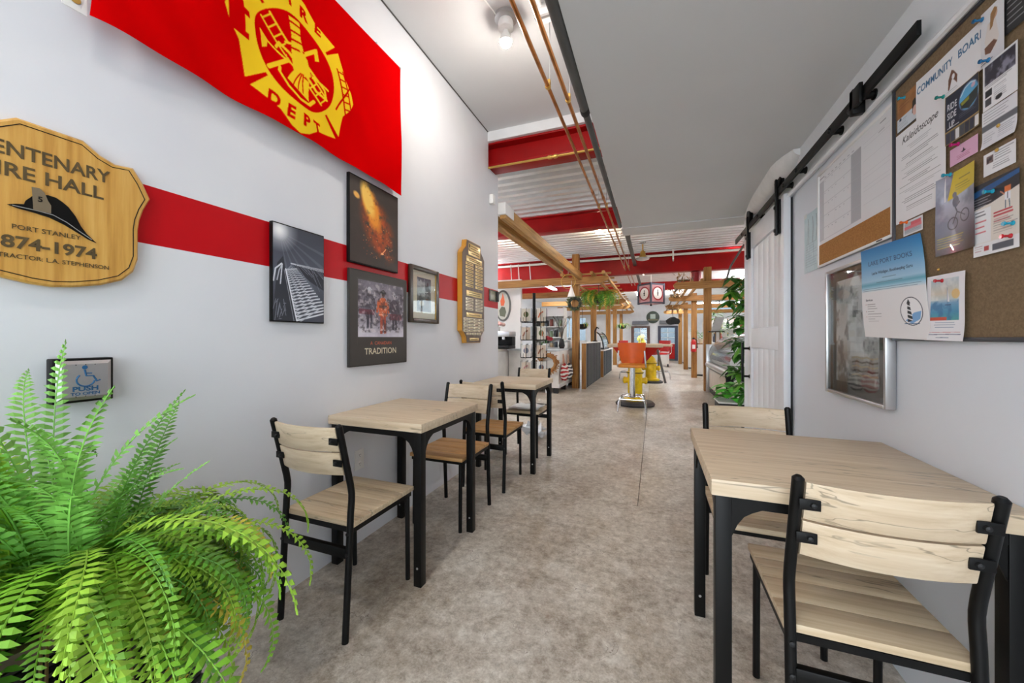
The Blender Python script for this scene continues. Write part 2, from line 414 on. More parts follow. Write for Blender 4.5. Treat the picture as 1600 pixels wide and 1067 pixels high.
# left wall with the pocket for the first steel beam
w = MB().prism([(-1.72,0),(3.83,0),(3.83,2.98),(3.57,2.98),(3.57,3.42),(-1.72,3.42)], LX-.12, LX, 'YZ')
w.box(LX-.12, 3.57, 2.98, LX-.07, 3.83, 3.42)
struct('wall_left', w, m_wall_left, 'long white left wall with a painted red stripe')
struct('wall_left_return', MB().box(-6.3, 3.71, 0, LX-.12, 3.83, 3.42), m_wall, 'white partition wall turning left behind the stripe wall')
wr = MB().box(RX, -1.72, 0, RX+.12, 4.2, 2.5)
struct('wall_right', wr, m_wall, 'white right wall with notice boards and barn door track')
struct('wall_right_return', MB().box(RX+.12, 4.08, 0, 6.7, 4.2, 3.42), m_wall, 'white partition wall turning right behind the barn door')
struct('ceiling', MB().box(LX-.12, -1.72, 3.345, -.29, 3.57, 3.42), m_ceil, 'high white ceiling strip above the red striped wall', 'ceiling')
struct('trim_fascia', MB().box(LX, 3.555, 3.245, -.29, 3.585, 3.345), m_trim, 'white fascia strip between ceiling and red steel beam', 'trim')
struct('ceiling_soffit', MB().box(-.295, -1.72, 2.31, RX+.12, 3.93, 3.42), m_ceil, 'low grey white soffit over the right half of the hall', 'ceiling')
struct('ceiling_soffit_edge', MB().box(-.31, 3.93, 2.302, RX+.12, 4.2, 3.42), m_ceil, 'paler board at the far edge of the low soffit', 'ceiling')
struct('trim_ceiling_line', MB().tube([(LX+.004,-1.6,3.343),(LX+.004,1.4,3.343),(LX+.004,3.55,3.343)], .005, 6), m_grey, 'thin dark gap line where left wall meets high ceiling', 'trim')
# front (entrance) wall with a glazed door behind the camera
fw = MB().box(LX-.12, -1.84, 0, -1.5, -1.72, 3.42).box(-1.5, -1.84, 3.2, .72, -1.72, 3.42).box(.72, -1.84, 0, RX+.12, -1.72, 3.42)
struct('wall_front', fw, m_wall, 'white entrance wall around the glazed doorway')
d0 = tag(link('door_2', None), 'glazed entrance door frame behind the viewpoint', 'door', kind='structure')
for x in (-1.5, -.42, .66): part('door_stile', MB().box(x, -1.82, 0, x+.06, -1.75, 3.2), m_dark, d0)
for z in (0, 2.15, 3.15): part('door_rail', MB().box(-1.44, -1.81, z, .66, -1.76, z+.05), m_dark, d0)
# right wall trim above the notice boards
t = tag(link('trim_header', None), 'painted white header board behind the black door track', 'trim', kind='structure')
part('header_board', MB().box(RX-.022, -1.7, 2.10, RX, 4.1, 2.31), m_trim, t)
part('bead', MB().tube([(RX-.024,-1.7,2.10),(RX-.024,4.1,2.10)], .012, 8), m_trim, t)
# curved plaster cove over the door
mb = MB(); vs = []; fs = []; N = 18; K = 7
for i in range(N):
    t_ = i/(N-1); y = 2.64 + t_*1.28; bul = math.sin(min(1, t_*5)*PI/2)*math.sin(min(1, (1-t_)*2.2)*PI/2)
    for j in range(K):
        a = j/(K-1)*PI/2; r = .035 + (.06-.03*t_)*bul
        vs.append((RX-.02-r*math.cos(a)*1.05, y, 2.308 - r*math.sin(a)*1.1 + .0))
for i in range(N-1):
    for j in range(K-1): fs.append((i*K+j, i*K+j+1, (i+1)*K+j+1, (i+1)*K+j))
e0 = len(vs)
for i in (0, N-1):
    vs.append((RX-.02, 2.64 + i/(N-1)*1.28, 2.308))
fs += [tuple(range(K)) + (e0,), tuple((N-1)*K+j for j in range(K)) + (e0+1,)]
struct('trim_cove', MB().add(vs, fs), M('cove_plaster', (232,231,230), .5, var=.05, vs=12, bmp=.2, bs_=14), 'bulging white plaster cove above the sliding barn door', 'trim')

# shop shell
m_shopw = M('shop_wall', (234,235,238), .5, var=.03)
struct('wall_shop_left', MB().box(-6.4, 3.83, 0, -6.28, 21.7, 3.42), m_shopw, 'white far left wall of the shop')
# right shop wall with a high window
ws = MB().box(6.7, 4.2, 0, 6.82, 21.7, 2.3).box(6.7, 4.2, 3.0, 6.82, 21.7, 3.42)
for y0, y1 in ((4.2, 9.0), (12.0, 13.0), (16.0, 17.0), (20.0, 21.7)): ws.box(6.7, y0, 2.3, 6.82, y1, 3.0)
struct('wall_shop_right', ws, m_shopw, 'white far right wall of the shop with high windows')
for k, y in enumerate((9.0, 13.0, 17.0)):
    wn = tag(link('window_%d' % (k+1), None), 'high horizontal shop window, %s from the hall' % ('nearest', 'second', 'farthest')[k], 'window', kind='structure')
    part('frame', MB().box(6.69,y,2.3,6.74,y+3,2.35).box(6.69,y,2.95,6.74,y+3,3.0).box(6.69,y,2.35,6.74,y+.05,2.95).box(6.69,y+2.95,2.35,6.74,y+3,2.95).box(6.69,y+1.48,2.35,6.74,y+1.53,2.95), m_white, wn)
    part('pane', MB().box(6.75,y+.02,2.33,6.757,y+1.5,2.97), m_glass, wn); part('pane', MB().box(6.75,y+1.51,2.33,6.757,y+2.98,2.97), m_glass, wn)
FY = 21.5
# far wall: openings for two half glazed doors, a row of high windows left
fwl = MB()
DL, DR = (-1.12, -.26), (.24, 1.12)
segs = [(-6.3, -5.6), (-3.6, DL[0]), (DL[1], DR[0]), (DR[1], 2.0), (4.2, 6.7)]
for a, b in segs: fwl.box(a, FY, 0, b, FY+.1, 3.42)
for a, b in (DL, DR): fwl.box(a, FY, 1.82, b, FY+.1, 3.42)
fwl.box(-5.6, FY, 0, -3.6, FY+.1, 1.0).box(-5.6, FY, 2.4, -3.6, FY+.1, 3.42)
fwl.box(2.0, FY, 0, 4.2, FY+.1, 2.5).box(2.0, FY, 3.1, 4.2, FY+.1, 3.42)
far = struct('wall_far', fwl, m_shopw, 'white board and batten wall at the far end of the shop')
for i in range(34):
    x = -3.5 + i*.26
    z0 = 2.2 if x < 1.2 else .1
    if 2.0 < x < 4.2: continue
    part('batten', MB().box(x, FY-.02, z0, x+.04, FY, 3.3), m_trim, far)
for k, (a, b, z0, z1) in enumerate(((-5.6,-3.6,1.0,2.4), (2.0,4.2,2.5,3.1))):
    wn = tag(link('window_%d' % (k+4), None), ('bright window in the far wall behind the left pergola', 'high bright window in the far wall to the right')[k], 'window', kind='structure')
    part('frame', MB().box(a,FY-.02,z0,b,FY+.03,z0+.06).box(a,FY-.02,z1-.06,b,FY+.03,z1).box(a,FY-.02,z0,a+.06,FY+.03,z1).box(b-.06,FY-.02,z0,b,FY+.03,z1).box((a+b)/2-.03,FY-.02,z0,(a+b)/2+.03,FY+.03,z1), m_white, wn)
    part('pane', MB().box(a+.05,FY+.04,z0+.05,b-.05,FY+.047,z1-.05), m_glass, wn)
for k, (a, b) in enumerate((DL, DR)):
    d = tag(link('door_%d' % (k+3), None), ('dark framed half glazed far door with a yellow plant behind', 'half glazed far door with a bright red lower panel')[k], 'door', kind='structure')
    part('door_frame', MB().box(a-.05,FY-.06,0,a+.1,FY+.05,1.84).box(b-.1,FY-.06,0,b+.05,FY+.05,1.84).box(a+.1,FY-.06,1.74,b-.1,FY+.05,1.84), m_brownp if k == 0 else m_navy, d)
    part('door_panel', MB().box(a+.1,FY-.03,.1,b-.1,FY+.02,.88,.01), m_redv if k else M('door_grey', (150,150,154), .5), d)
    part('kick_plate', MB().box(a+.1,FY-.04,0,b-.1,FY+.02,.1), m_grey, d)
    part('glazing_bars', MB().box(a+.1,FY-.02,.88,b-.1,FY+.01,.94).box((a+b)/2-.012,FY-.02,.94,(a+b)/2+.012,FY+.01,1.74).box(a+.1,FY-.02,1.2,b-.1,FY+.01,1.225).box(a+.1,FY-.02,1.47,b-.1,FY+.01,1.495), m_white, d)
    for i in range(2):
        for j in range(3):
            xa = a+.1 if i == 0 else (a+b)/2+.012; xb = (a+b)/2-.012 if i == 0 else b-.1
            part('pane', MB().box(xa, FY+.012, .94+j*.27, xb, FY+.018, .94+j*.27+.25), m_glass, d)
    aw = thing('door_awning', ('small grey corrugated awning over the plant side far door', 'small grey corrugated awning over the red panelled far door')[k], 'awning', ((a+b)/2, FY, 1.93))
    am = MB()
    for i in range(10):
        x = -.42 + i*.084; am.box(x, -.3, 0, x+.042, -.02, .03); am.box(x+.042, -.3, .02, x+.084, -.02, .05)
    am.v = [(x, y, z + (y+.3)*.55) for x, y, z in am.v]
    part('awning_sheet', am, M('awning_grey', (150,152,158), .5), aw); part('awning_rail', MB().box(-.42, -.32, -.01, .42, -.3, .02), m_grey, aw)

struct('backdrop_outside', MB().box(-6, FY+3.2, 0, 5, FY+3.35, 3.2), M('outside_backdrop', (98,108,116), .8), 'blue grey backdrop added outside to tone down the far door panes')  # added backdrop, keeps the sky from whiting out the door panes
struct('pavement', MB().box(-9, FY+.12, -.2, 9, FY+8, -.02), M('pavement_concrete', (150,148,144), .8), 'concrete ground outside beyond the far doors', 'pavement')
# corrugated roof deck: ribs run across the hall
prof = []; y = 3.6
while y < 21.6:
    prof += [(y, 3.39), (y+.07, 3.39), (y+.095, 3.285), (y+.175, 3.285), (y+.2, 3.39)]; y += .2
vs = []; fs = []
for (yy, zz) in prof: vs += [(-6.4, yy, zz), (6.82, yy, zz)]
for i in range(len(prof)-1): fs.append((2*i, 2*i+1, 2*i+3, 2*i+2))
vs += [(-6.4,3.6,3.42),(6.82,3.6,3.42),(6.82,21.7,3.42),(-6.4,21.7,3.42)]; n0 = len(vs)-4; fs.append((n0, n0+1, n0+2, n0+3))
deck = struct('ceiling_deck', MB().add(vs, fs), m_deck, 'white corrugated metal roof deck over the shop', 'ceiling')
deck.data.polygons.foreach_set('use_smooth', [False]*len(deck.data.polygons))
def ibeam(name, y0, y1, z0, z1, x0, x1, label, tf=.02, tw=.02):
    o = thing(name, label, 'beam', ((x0+x1)/2, (y0+y1)/2, z0), kind='structure'); h = z1-z0; L = (x1-x0)/2; W = (y1-y0)/2
    part('bottom_flange', MB().box(-L,-W,0,L,W,tf,.003), m_red_beam, o); part('top_flange', MB().box(-L,-W,h-tf,L,W,h,.003), m_red_beam, o)
    part('web', MB().box(-L,-tw/2,tf,L,tw/2,h-tf), m_red_beam, o); return o
ibeam('steel_beam', 3.59, 3.80, 3.0, 3.245, LX-.06, -.31, 'red painted steel beam seated in a pocket of the stripe wall')
ibeam('steel_beam', 6.15, 6.36, 3.0, 3.285, -6.2, 6.6, 'red painted steel beam spanning beyond the low soffit')
b3 = ibeam('steel_beam', 9.75, 9.98, 2.79, 3.285, -6.2, 6.6, 'deep red steel girder crossing above the pergola posts')
part('stiffener', MB().box(-6.3, -.116, .0, 6.3, -.10, .36), m_red_beam, b3)
ibeam('steel_beam', 14.9, 15.1, 2.98, 3.285, -6.2, 6.6, 'dark red steel beam far back above the clock')
solo('conduit_run', MB().tube([(-6,9.62,3.17),(6.2,9.62,3.17)], .03, 8), m_white, 'white conduit pipe along the front of the deep girder', 'pipe')
cp = thing('sprinkler_drop', 'small white sprinkler drop on the girder conduit', 'sprinkler', (.42, 9.6, 3.05)); part('pipe', MB().tube([(0,0,0),(0,0,.24)], .018, 8), m_white, cp); part('head', MB().lathe([(.01,-.05),(.03,-.03),(.015,0)], n=10), m_chrome, cp)
solo('bent_conduit', MB().tube([(1.95,7.3,3.27),(1.75,7.9,3.2),(1.62,8.3,3.0),(1.5,9.0,2.7),(1.47,9.2,2.5)], .02, 8), m_grey, 'thin bent grey conduit dropping past the red girder', 'pipe')
# copper pipes hung below the ceiling
for k, (px, n_) in enumerate(((-.665, 'outer copper pipe, farther from the soffit edge'), (-.57, 'inner copper pipe, nearer the soffit edge'))):
    p = thing('copper_pipe', 'long ' + n_, 'pipe', (px, 0, 2.885), group='copper pipes under the ceiling')
    part('tube', MB().tube([(0,-1.7,0),(0,5,0),(0,12.6,0)], .0125 if k == 0 else .0135, 10), m_copper, p)
    for yy in (2.43 if k == 0 else 2.62, 4.9, 7.0, 9.3):
        h = part('hanger_rod', MB().tube([(.012 if yy < 3 else 0,yy,.01),(.012 if yy < 3 else 0,yy,.455 if yy < 3.5 else .42)], .0035, 6), m_steel, p)
        part('clamp', MB().lathe([(.018,-.012),(.02,0),(.018,.012)], (0,yy,0), 12, 'Y').box(-.006,yy-.012,.015,.018,yy+.012,.04), m_gold, h)
    part('coupling', MB().lathe([(.017,-.04),(.018,-.03),(.018,.03),(.017,.04)], (0,4.4+.2*k,0), 12, 'Y'), m_copper, p)
p = thing('copper_pipe', 'thin copper pipe running along the bottom of the first red beam', 'pipe', (-.95, 3.575, 2.99), group='copper pipes under the ceiling')
part('tube', MB().tube([(-.72,0,-.01),(-.66,0,-.012),(.64,0,-.012)], .011, 10), m_gold, p)
part('union', MB().lathe([(.014,-.05),(.02,-.04),(.02,-.012),(.014,-.01),(.014,.01),(.02,.012),(.02,.04),(.014,.05)], (.02,0,-.012), 10, 'X'), m_gold, p)
part('elbow', MB().tube([(-.66,0,-.012),(-.7,.0,-.012),(-.705,.03,-.02),(-.69,.12,-.09)], .009, 8), m_dark, p)
# grey pipe along the soffit edge
g = thing('grey_pipe', 'dark grey pipe running along the edge of the low soffit', 'pipe', (-.318, 0, 2.318))
part('tube', MB().tube([(0,-1.7,0),(0,1.85,0)], .021, 12), m_grey, g); part('thin_tube', MB().tube([(0,1.85,0),(0,3.9,0)], .017, 12), m_grey, g)
part('coupling', MB().lathe([(.023,-.02),(.024,0),(.023,.02)], (0,1.85,0), 12, 'Y'), m_dark, g)
# bare ceiling bulb
def emis(name, rgb, st):
    m = bpy.data.materials.new(name); nt, N, L, B = nodes(m); e = N.new('ShaderNodeEmission'); e.inputs[0].default_value = lin(rgb); e.inputs[1].default_value = st
    L.new(e.outputs[0], N['Material Output'].inputs[0]); return m
m_bulb = emis('bulb_glow', (255,246,234), BULB); m_tube = emis('tube_glow', (246,250,255), TUBE); m_spot = emis('spot_glow', (255,236,206), SPOT)
cl = thing('ceiling_lamp', 'bare glowing bulb in a white ceiling lampholder', 'lamp', (-.925, 2.32, 3.345))
part('back_plate', MB().lathe([(.075,0),(.075,-.022),(.06,-.03)], n=28), m_steel, cl)
part('lampholder', MB().lathe([(.045,-.03),(.052,-.05),(.05,-.085),(.035,-.095)], n=24), m_white, cl)
part('bulb_shading_collar', MB().lathe([(.018,-.092),(.022,-.11),(.036,-.135),(.040,-.155),(.040,-.170)], n=20), m_white, cl)  # opaque collar added to hold the bulb's light off the ceiling
bl = part('bulb', MB().lathe([(.0385,-.1705),(.0375,-.176),(.03,-.192),(.014,-.204),(.002,-.207)], n=20), m_bulb, cl)
part('pull_cord', MB().tube([(-.04,-.02,-.02),(-.12,-.4,-.005)], .004, 6), m_white, cl)
cl2 = copy_tree(cl); cl2.matrix_world = frame((-.925, -.55, 3.345)); cl2['label'] = 'second bare bulb on the high ceiling nearer the entrance'
jb = thing('junction_box', 'white square electrical box on the high ceiling by the soffit', 'electrical box', (-.63, 2.36, 3.345))
part('box', MB().box(-.07,-.06,-.045,.06,.06,0,.004), m_white, jb); part('bracket', MB().box(-.10,-.02,-.06,.08,.0,-.045).box(-.1,-.02,-.06,-.085,.0,0), m_steel, jb)
part('conduit', MB().tube([(-.05,-.06,-.02),(-.05,-.14,-.02),(-.01,-.2,-.02)], .012, 8), m_white, jb)
# round shop lamps under the deck and fluorescent fixtures
for k, (x, y, z, n_) in enumerate(((-.98,7.15,3.24,'small glowing lamp behind the second red beam'), (.45,10.6,3.2,'small glowing lamp just past the deep girder'), (-.26,10.4,2.95,'small glowing lamp beside the hanging clock box'), (-3.4,6.9,3.24,'small glowing lamp over the coffee counter'), (3.2,7.2,3.24,'small glowing lamp over the deli case'))):
    l = thing('shop_lamp', n_, 'lamp', (x, y, z), group='round shop lamps')
    part('canopy', MB().lathe([(.09,.04),(.09,.0),(.06,-.02)], n=20), m_white, l); part('bulb', MB().ball((0,0,-.05), .045, 8), m_spot, l)
    part('stem', MB().tube([(0,0,.04),(0,0,3.29-z)], .012, 6), m_white, l)
tl = [(-4.6,9.6),(-3.55,13.4),(1.75,10.4),(2.6,13.6),(4.6,9.0),(4.6,13.0),(-.6,16.4),(.9,18.2),(-4.9,6.0),(-2.6,17.5),(2.9,5.6),(-4.4,5.0)]
nm = ['left of the first pergola bay','left of the second pergola bay','above the right pergola bay','deep over the right shelves','over the far right aisle','at the far right rear','beyond the clock box','near the far red door','over the coffee area','at the rear left','right behind the barn door','nearest the stripe wall end']
for k, (x, y) in enumerate(tl):
    l = thing('fluorescent_fixture', 'long white fluorescent fixture ' + nm[k], 'lamp', (x, y, 3.02), group='fluorescent shop fixtures')
    part('housing', MB().box(-.04,-.65,.0,.04,.65,.09,.01), m_white, l)
    part('tube', MB().tube([(-.065,-.6,.03),(-.065,.6,.03)], .017, 8), m_tube, l); part('tube', MB().tube([(.065,-.6,.03),(.065,.6,.03)], .017, 8), m_tube, l)
    part('hanger', MB().tube([(0,-.5,.09),(0,-.5,.28)], .006, 5), m_steel, l); part('hanger', MB().tube([(0,.5,.09),(0,.5,.28)], .006, 5), m_steel, l)

# ================================================================== barn door and track
d = tag(link('door_1', None), 'white plank barn door hanging open on the right wall', 'door', kind='structure')
DX0, DX1, DY0, DY1, DZ0, DZ1 = .768, .806, 2.83, 3.80, .03, 2.115
fx = .022
part('backing_panel', MB().box(DX0+fx, DY0+.01, DZ0+.01, DX1, DY1-.01, DZ1-.01), m_trim, d)
for y in (DY0, DY1-.12): part('stile', MB().box(DX0, y, DZ0, DX1, y+.12, DZ1, .003), m_trim, d)
for z in (DZ0, 1.12, DZ1-.16): part('door_rail', MB().box(DX0, DY0+.121, z, DX0+.024, DY1-.121, z+.16, .002), m_trim, d)
npl = 5; pw = (DY1-DY0-.24)/npl
for z0, z1 in ((DZ0+.161, 1.119), (1.281, DZ1-.161)):
    for i in range(npl):
        y = DY0+.12+i*pw; part('plank', MB().box(DX0+.016, y+.002, z0, DX0+.024, y+pw-.002, z1, .003), m_trim, d)
hd = part('door_handle', MB().box(DX0-.062, DY1-.075, .82, DX0-.045, DY1-.055, 1.16, .004), m_black, d)
for z in (.87, 1.11): part('standoff', MB().tube([(DX0-.05,DY1-.065,z),(DX0,DY1-.065,z)], .009, 8).lathe([(.016,-.004),(.016,0)], (DX0-.001,DY1-.065,z), 12, 'X'), m_black, hd)
for y in (DY0+.07, DY1-.09):
    h = part('hanger_strap', MB().box(DX0-.03, y-.015, 1.87, DX0-.012, y+.015, 2.235, .006).box(DX0-.012,y-.015,1.88,DX0,y+.015,2.1), m_black, d)
    wl = part('wheel', MB().lathe([(.046,-.014),(.058,-.014),(.062,-.008),(.054,0),(.062,.008),(.058,.014),(.046,.014),(.046,-.013)], (DX0-.005,y,2.235), 28, 'X').lathe([(.014,-.012),(.016,0),(.014,.012)], (DX0-.005,y,2.235), 12, 'X').bar((DX0-.005,y-.048,2.235),(DX0-.005,y+.048,2.235),.012,.01).bar((DX0-.005,y,2.187),(DX0-.005,y,2.283),.012,.01), m_black, d)
    for z in (1.9, 2.05): part('bolt', MB().lathe([(.008,-.006),(.012,-.004),(.012,0)], (DX0-.03,y,z), 10, 'X'), m_dark, h)
tr = thing('barn_door_track', 'black steel sliding track mounted above the notice boards', 'door track', (DX0-.005, 1.5, 2.12))
part('rail', MB().box(-.012,.01,.005,.0,2.75,.052,.0015), m_black, tr)
for y in (.35, .62, 1.05, 1.27, 1.9, 2.45): part('spacer', MB().lathe([(.014,0),(.014,.03),(.02,.03),(.02,.042)], (.0,y,.022), 14, 'X').lathe([(.01,-.02),(.013,-.014),(.013,-.012)], (0,y,.028), 8, 'X'), m_black, tr)
st = part('door_stop', MB().box(-.026,.32,-.012,-.012,.40,.066,.004).box(-.026,.37,-.03,.016,.40,.07,.004), m_black, tr)
part('bumper', MB().lathe([(.012,0),(.017,.004),(.017,.03)], (-.006,.40,.01), 12, 'Y'), m_rubber, st)
struct('door_gap_shade', MB().box(.806, 2.84, 0, .819, 2.87, 2.09), m_dark, 'dark strip standing in for the shaded gap behind the near side of the barn door', 'trim')  # dark strip stands in for the shade between door and wall
# ================================================================== chairs and tables
def post_y(z): return .0 + (.035*z/.57 if z < .57 else .035 - (z-.57)*.235)
def slat_mb(z0, z1, hw=.163, th=.017, bow=.03, n=10):
    vs = []; fs = []; prof = [(0,0),(.25,-.0015),(.75,-.0015),(1,0)]
    for i in range(n+1):
        x = -hw + 2*hw*i/n; b = bow*(1-(x/hw)**2)
        for z, s in ((z0,.5),(z0+.004,0),(z1-.004,0),(z1,.5)): vs.append((x, post_y(z)-b-.008+s*.004, z))
        for z, s in ((z1,.5),(z1-.004,0),(z0+.004,0),(z0,.5)): vs.append((x, post_y(z)-b-.008+th-s*.004, z))
    for i in range(n):
        for j in range(8): fs.append((i*8+j, i*8+(j+1) % 8, (i+1)*8+(j+1) % 8, (i+1)*8+j))
    fs += [tuple(range(8)), tuple(n*8+j for j in reversed(range(8)))]
    return MB().add(vs, fs)
def make_chair(seat_mat, slat_mat):
    t = thing('dining_chair', 'x', 'chair', group='wood and black metal dining chairs')
    for s in (-1, 1):
        x = .178*s; pts = [(x,0,0),(x,.018,.3),(x,.029,.5),(x,.034,.55),(x,.034,.575),(x,.028,.61),(x,-.032,.858),(x,-.0335,.865)]
        rl = part('rear_leg', MB().tube(pts, [.0135]*6+[.0135,.007], 12), m_black, t)
        for zb, yb_ in ((.34,.02), (.42,.024)): part('bolt', MB().lathe([(.0,-.018),(.007,-.016),(.007,-.01)], (x,yb_,zb), 8, 'Y'), m_dark, rl)
        part('leg', MB().tube([(.168*s,.415,0),(.168*s,.41,.436)], .0115, 10), m_black, t)
        part('side_rail', MB().box(x-.008,.03,.415,x+.006,.42,.437), m_black, t)
    part('stretcher', MB().box(-.17,.008,.322,.17,.03,.362,.003), m_black, t)
    part('front_rail', MB().box(-.165,.404,.417,.165,.419,.437), m_black, t)
    part('rear_rail', MB().box(-.165,.03,.417,.165,.045,.437), m_black, t)
    yb = [.03, .135, .24, .345, .435]
    for i in range(4): part('plank', MB().box(-.19, yb[i]+.0008, .438, .19, yb[i+1]-.0008, .46, .003), seat_mat, t)
    for z0, z1 in ((.654, .748), (.754, .851)):
        sl = part('back_slat', slat_mb(z0, z1), slat_mat, t)
        for s in (-1, 1):
            z = (z0+z1)/2 + (.008 if z0 < .7 else -.004)
            br = part('bracket', MB().box(s*.135 if s > 0 else -.178, post_y(z)-.0225, z-.013, .178 if s > 0 else -.135, post_y(z)-.0165, z+.013, .001), m_black, t)
            part('bolt', MB().lathe([(.0,-.008),(.006,-.006),(.007,0)], (s*.15, post_y(z)-.0225, z), 10, 'Y'), m_dark, br)
    return t
chair_a = make_chair(m_oak_seat, m_oak); chair_b = make_chair(m_oak_warm, m_oak)
def place(o, first, loc, rz, label):
    c = o if first else copy_tree(o)
    c.matrix_world = frame(loc, 'Z', rz); c['label'] = label; return c
place(chair_a, True, (-1.315, 1.145, 0), 0, 'pale oak chair in front of the fern, back toward the viewer')
place(chair_b, True, (-1.287, 2.462, 0), PI, 'chair with orange toned seat, facing the nearer left table')
place(chair_b, False, (-1.268, 2.69, 0), 0, 'chair with orange toned seat, facing the farther left table')
place(chair_a, False, (-1.262, 4.0, 0), PI, 'farthest left chair with white papers on its seat')
place(chair_a, False, (.507, 1.135, 0), 0, 'large foreground chair at the right table, back toward the viewer')
place(chair_a, False, (.425, 2.135, 0), PI, 'chair behind the right table, facing the viewer')

def make_table(w, d, h, th, label, loc, grain):
    t = thing('dining_table', label, 'table', loc, group='wood topped dining tables')
    W, D = w/2, d/2
    part('tabletop', MB().box(-W,-D,h-th,W,D,h,.004), grain, t)
    lw = .042
    for sx in (-1, 1):
        for sy in (-1, 1):
            x0, x1 = sx*(W-.012), sx*(W-.012-lw); y0, y1 = sy*(D-.012), sy*(D-.012-lw)
            lg = part('leg', MB().box(x0, y0, 0, x1, y1, h-th-.001, .002), m_black, t)
            part('bolt', MB().lathe([(0,-.004),(.005,-.003),(.006,0)], ((x0+x1)/2, min(y0,y1), .09), 8, 'Y'), m_steel, lg)
            g = [(0,0),(.075,0),(.05,-.012),(.03,-.026),(.014,-.05),(0,-.085)]
            z = h-th-.03
            part('corner_bracket', MB().prism([(x1-sx*a, z+b) for a, b in g], y0-sy*.004, y0-sy*.01, 'XZ'), m_black, t)
            part('corner_bracket', MB().prism([(y1-sy*a, z+b) for a, b in g], x0-sx*.004, x0-sx*.01, 'YZ'), m_black, t)
    z0, z1 = h-th-.03, h-th-.001
    for s in (-1, 1):
        part('apron', MB().box(-W+.054, s*(D-.014), z0, W-.054, s*(D-.032), z1), m_black, t)
        part('apron', MB().box(s*(W-.014), -D+.054, z0, s*(W-.032), D-.054, z1), m_black, t)
    return t
make_table(.585, .61, .79, .045, 'square oak table against the left wall, nearer the fern', (-1.325, 1.815, 0), m_oak)
make_table(.60, .61, .79, .045, 'square oak table at the far end of the left wall', (-1.268, 3.435, 0), m_oak)
make_table(.665, .65, .80, .047, 'large oak table against the right wall in the foreground', (.4845, 1.522, 0), m_oak)
pp = thing('paper_pile', 'crumpled white papers lying on the farthest left chair', 'papers', (-1.262, 3.80, .461))
for i, (a, b, w_, h_) in enumerate(((-.165,-.16,.32,.3),(-.15,-.2,.27,.3),(-.11,-.17,.27,.27))):
    vs = []; fs = []; n = 9
    for p in range(n):
        for q in range(n):
            vs.append((a+w_*p/(n-1), b+h_*q/(n-1), .004+i*.006+.007*math.sin(p*1.3+i)*math.cos(q*1.1+i*2)+.007))
    for p in range(n-1):
        for q in range(n-1): fs.append((p*n+q, (p+1)*n+q, (p+1)*n+q+1, p*n+q+1))
    part('sheet', MB().add(vs, fs), m_paper, pp)
bgf = MB()
for i in range(14):
    a = random.random()*6.3; r = random.random()*.16; x, y = r*math.cos(a), r*math.sin(a); z = .015+random.random()*.1
    s = .07; A = Vector((x,y,z)); u = Vector((random.uniform(-1,1),random.uniform(-1,1),random.uniform(-.4,.8))).normalized()*s; v = Vector((random.uniform(-1,1),random.uniform(-1,1),random.uniform(-.2,.6))).normalized()*s
    bgf.add([tuple(A-u-v+Vector((0,0,.05))), tuple(A+u-v), tuple(A+u+v+Vector((0,0,.03))), tuple(A-u+v)], [(0,1,2,3)])
bgf.v = [(x, y, max(.002, z)) for x, y, z in bgf.v]
solo('plastic_bag', bgf, M('bag_film', (226,228,232), .25), 'crumpled white plastic bag on floor under the farthest left chair', 'bag', loc=(-1.30, 4.32, 0))

# ================================================================== left wall hangings
def wall(name, label, cat, y, z, side='L', off=0.0, group=None):
    return thing(name, label, cat, ((LX+off) if side == 'L' else (RX-off), y, z), fr=side, group=group)
# --- flag
FW, FH = 1.475, .842
RED, YEL = (206,3,6), (246,204,40)
c = Cv(FW, FH, .003, RED)
ecx, ecy = .705, .343
lobe = [(.13,-.165),(.235,-.245),(.262,-.235),(.278,-.17),(.298,-.10),(.345,-.045),(.362,0),(.345,.045),(.298,.10),(.278,.17),(.262,.235),(.235,.245),(.13,.165)]
def rot(p, k):
    x, y = p
    for _ in range(k): x, y = -y, x
    return (ecx+x, ecy+y)
for k in range(4): c.poly([rot((p[0]*.93, p[1]*.98), k) for p in lobe], YEL)
c.ell(ecx, ecy, .224, .224, YEL).ell(ecx, ecy, .205, .205, RED)
for k in range(4):
    a = PI/4 + k*PI/2; c.poly([(ecx+r*math.cos(a)-s*w*math.sin(a), ecy+r*math.sin(a)+s*w*math.cos(a)) for r, w, s in ((.224,.006,1),(.224,.006,-1),(.42,.02,-1),(.42,.02,1))], RED)
for ch, dx, dy, r_ in (('F',-.115,.226,.12),('I',-.048,.238,.04),('R',.03,.238,-.03),('E',.112,.228,-.12)): c.text(ch, ecx+dx, ecy+dy, .076, RED, bold=.0032, rot=r_)
for ch, dx, dy, r_ in (('D',-.130,-.272,-.12),('E',-.052,-.288,-.04),('P',.028,-.290,.03),('T',.100,-.284,.08),('.',.152,-.274,.14)): c.text(ch, ecx+dx, ecy+dy, .076, RED, bold=.0032, rot=r_)
E = lambda x, y: (ecx+x, ecy+y)
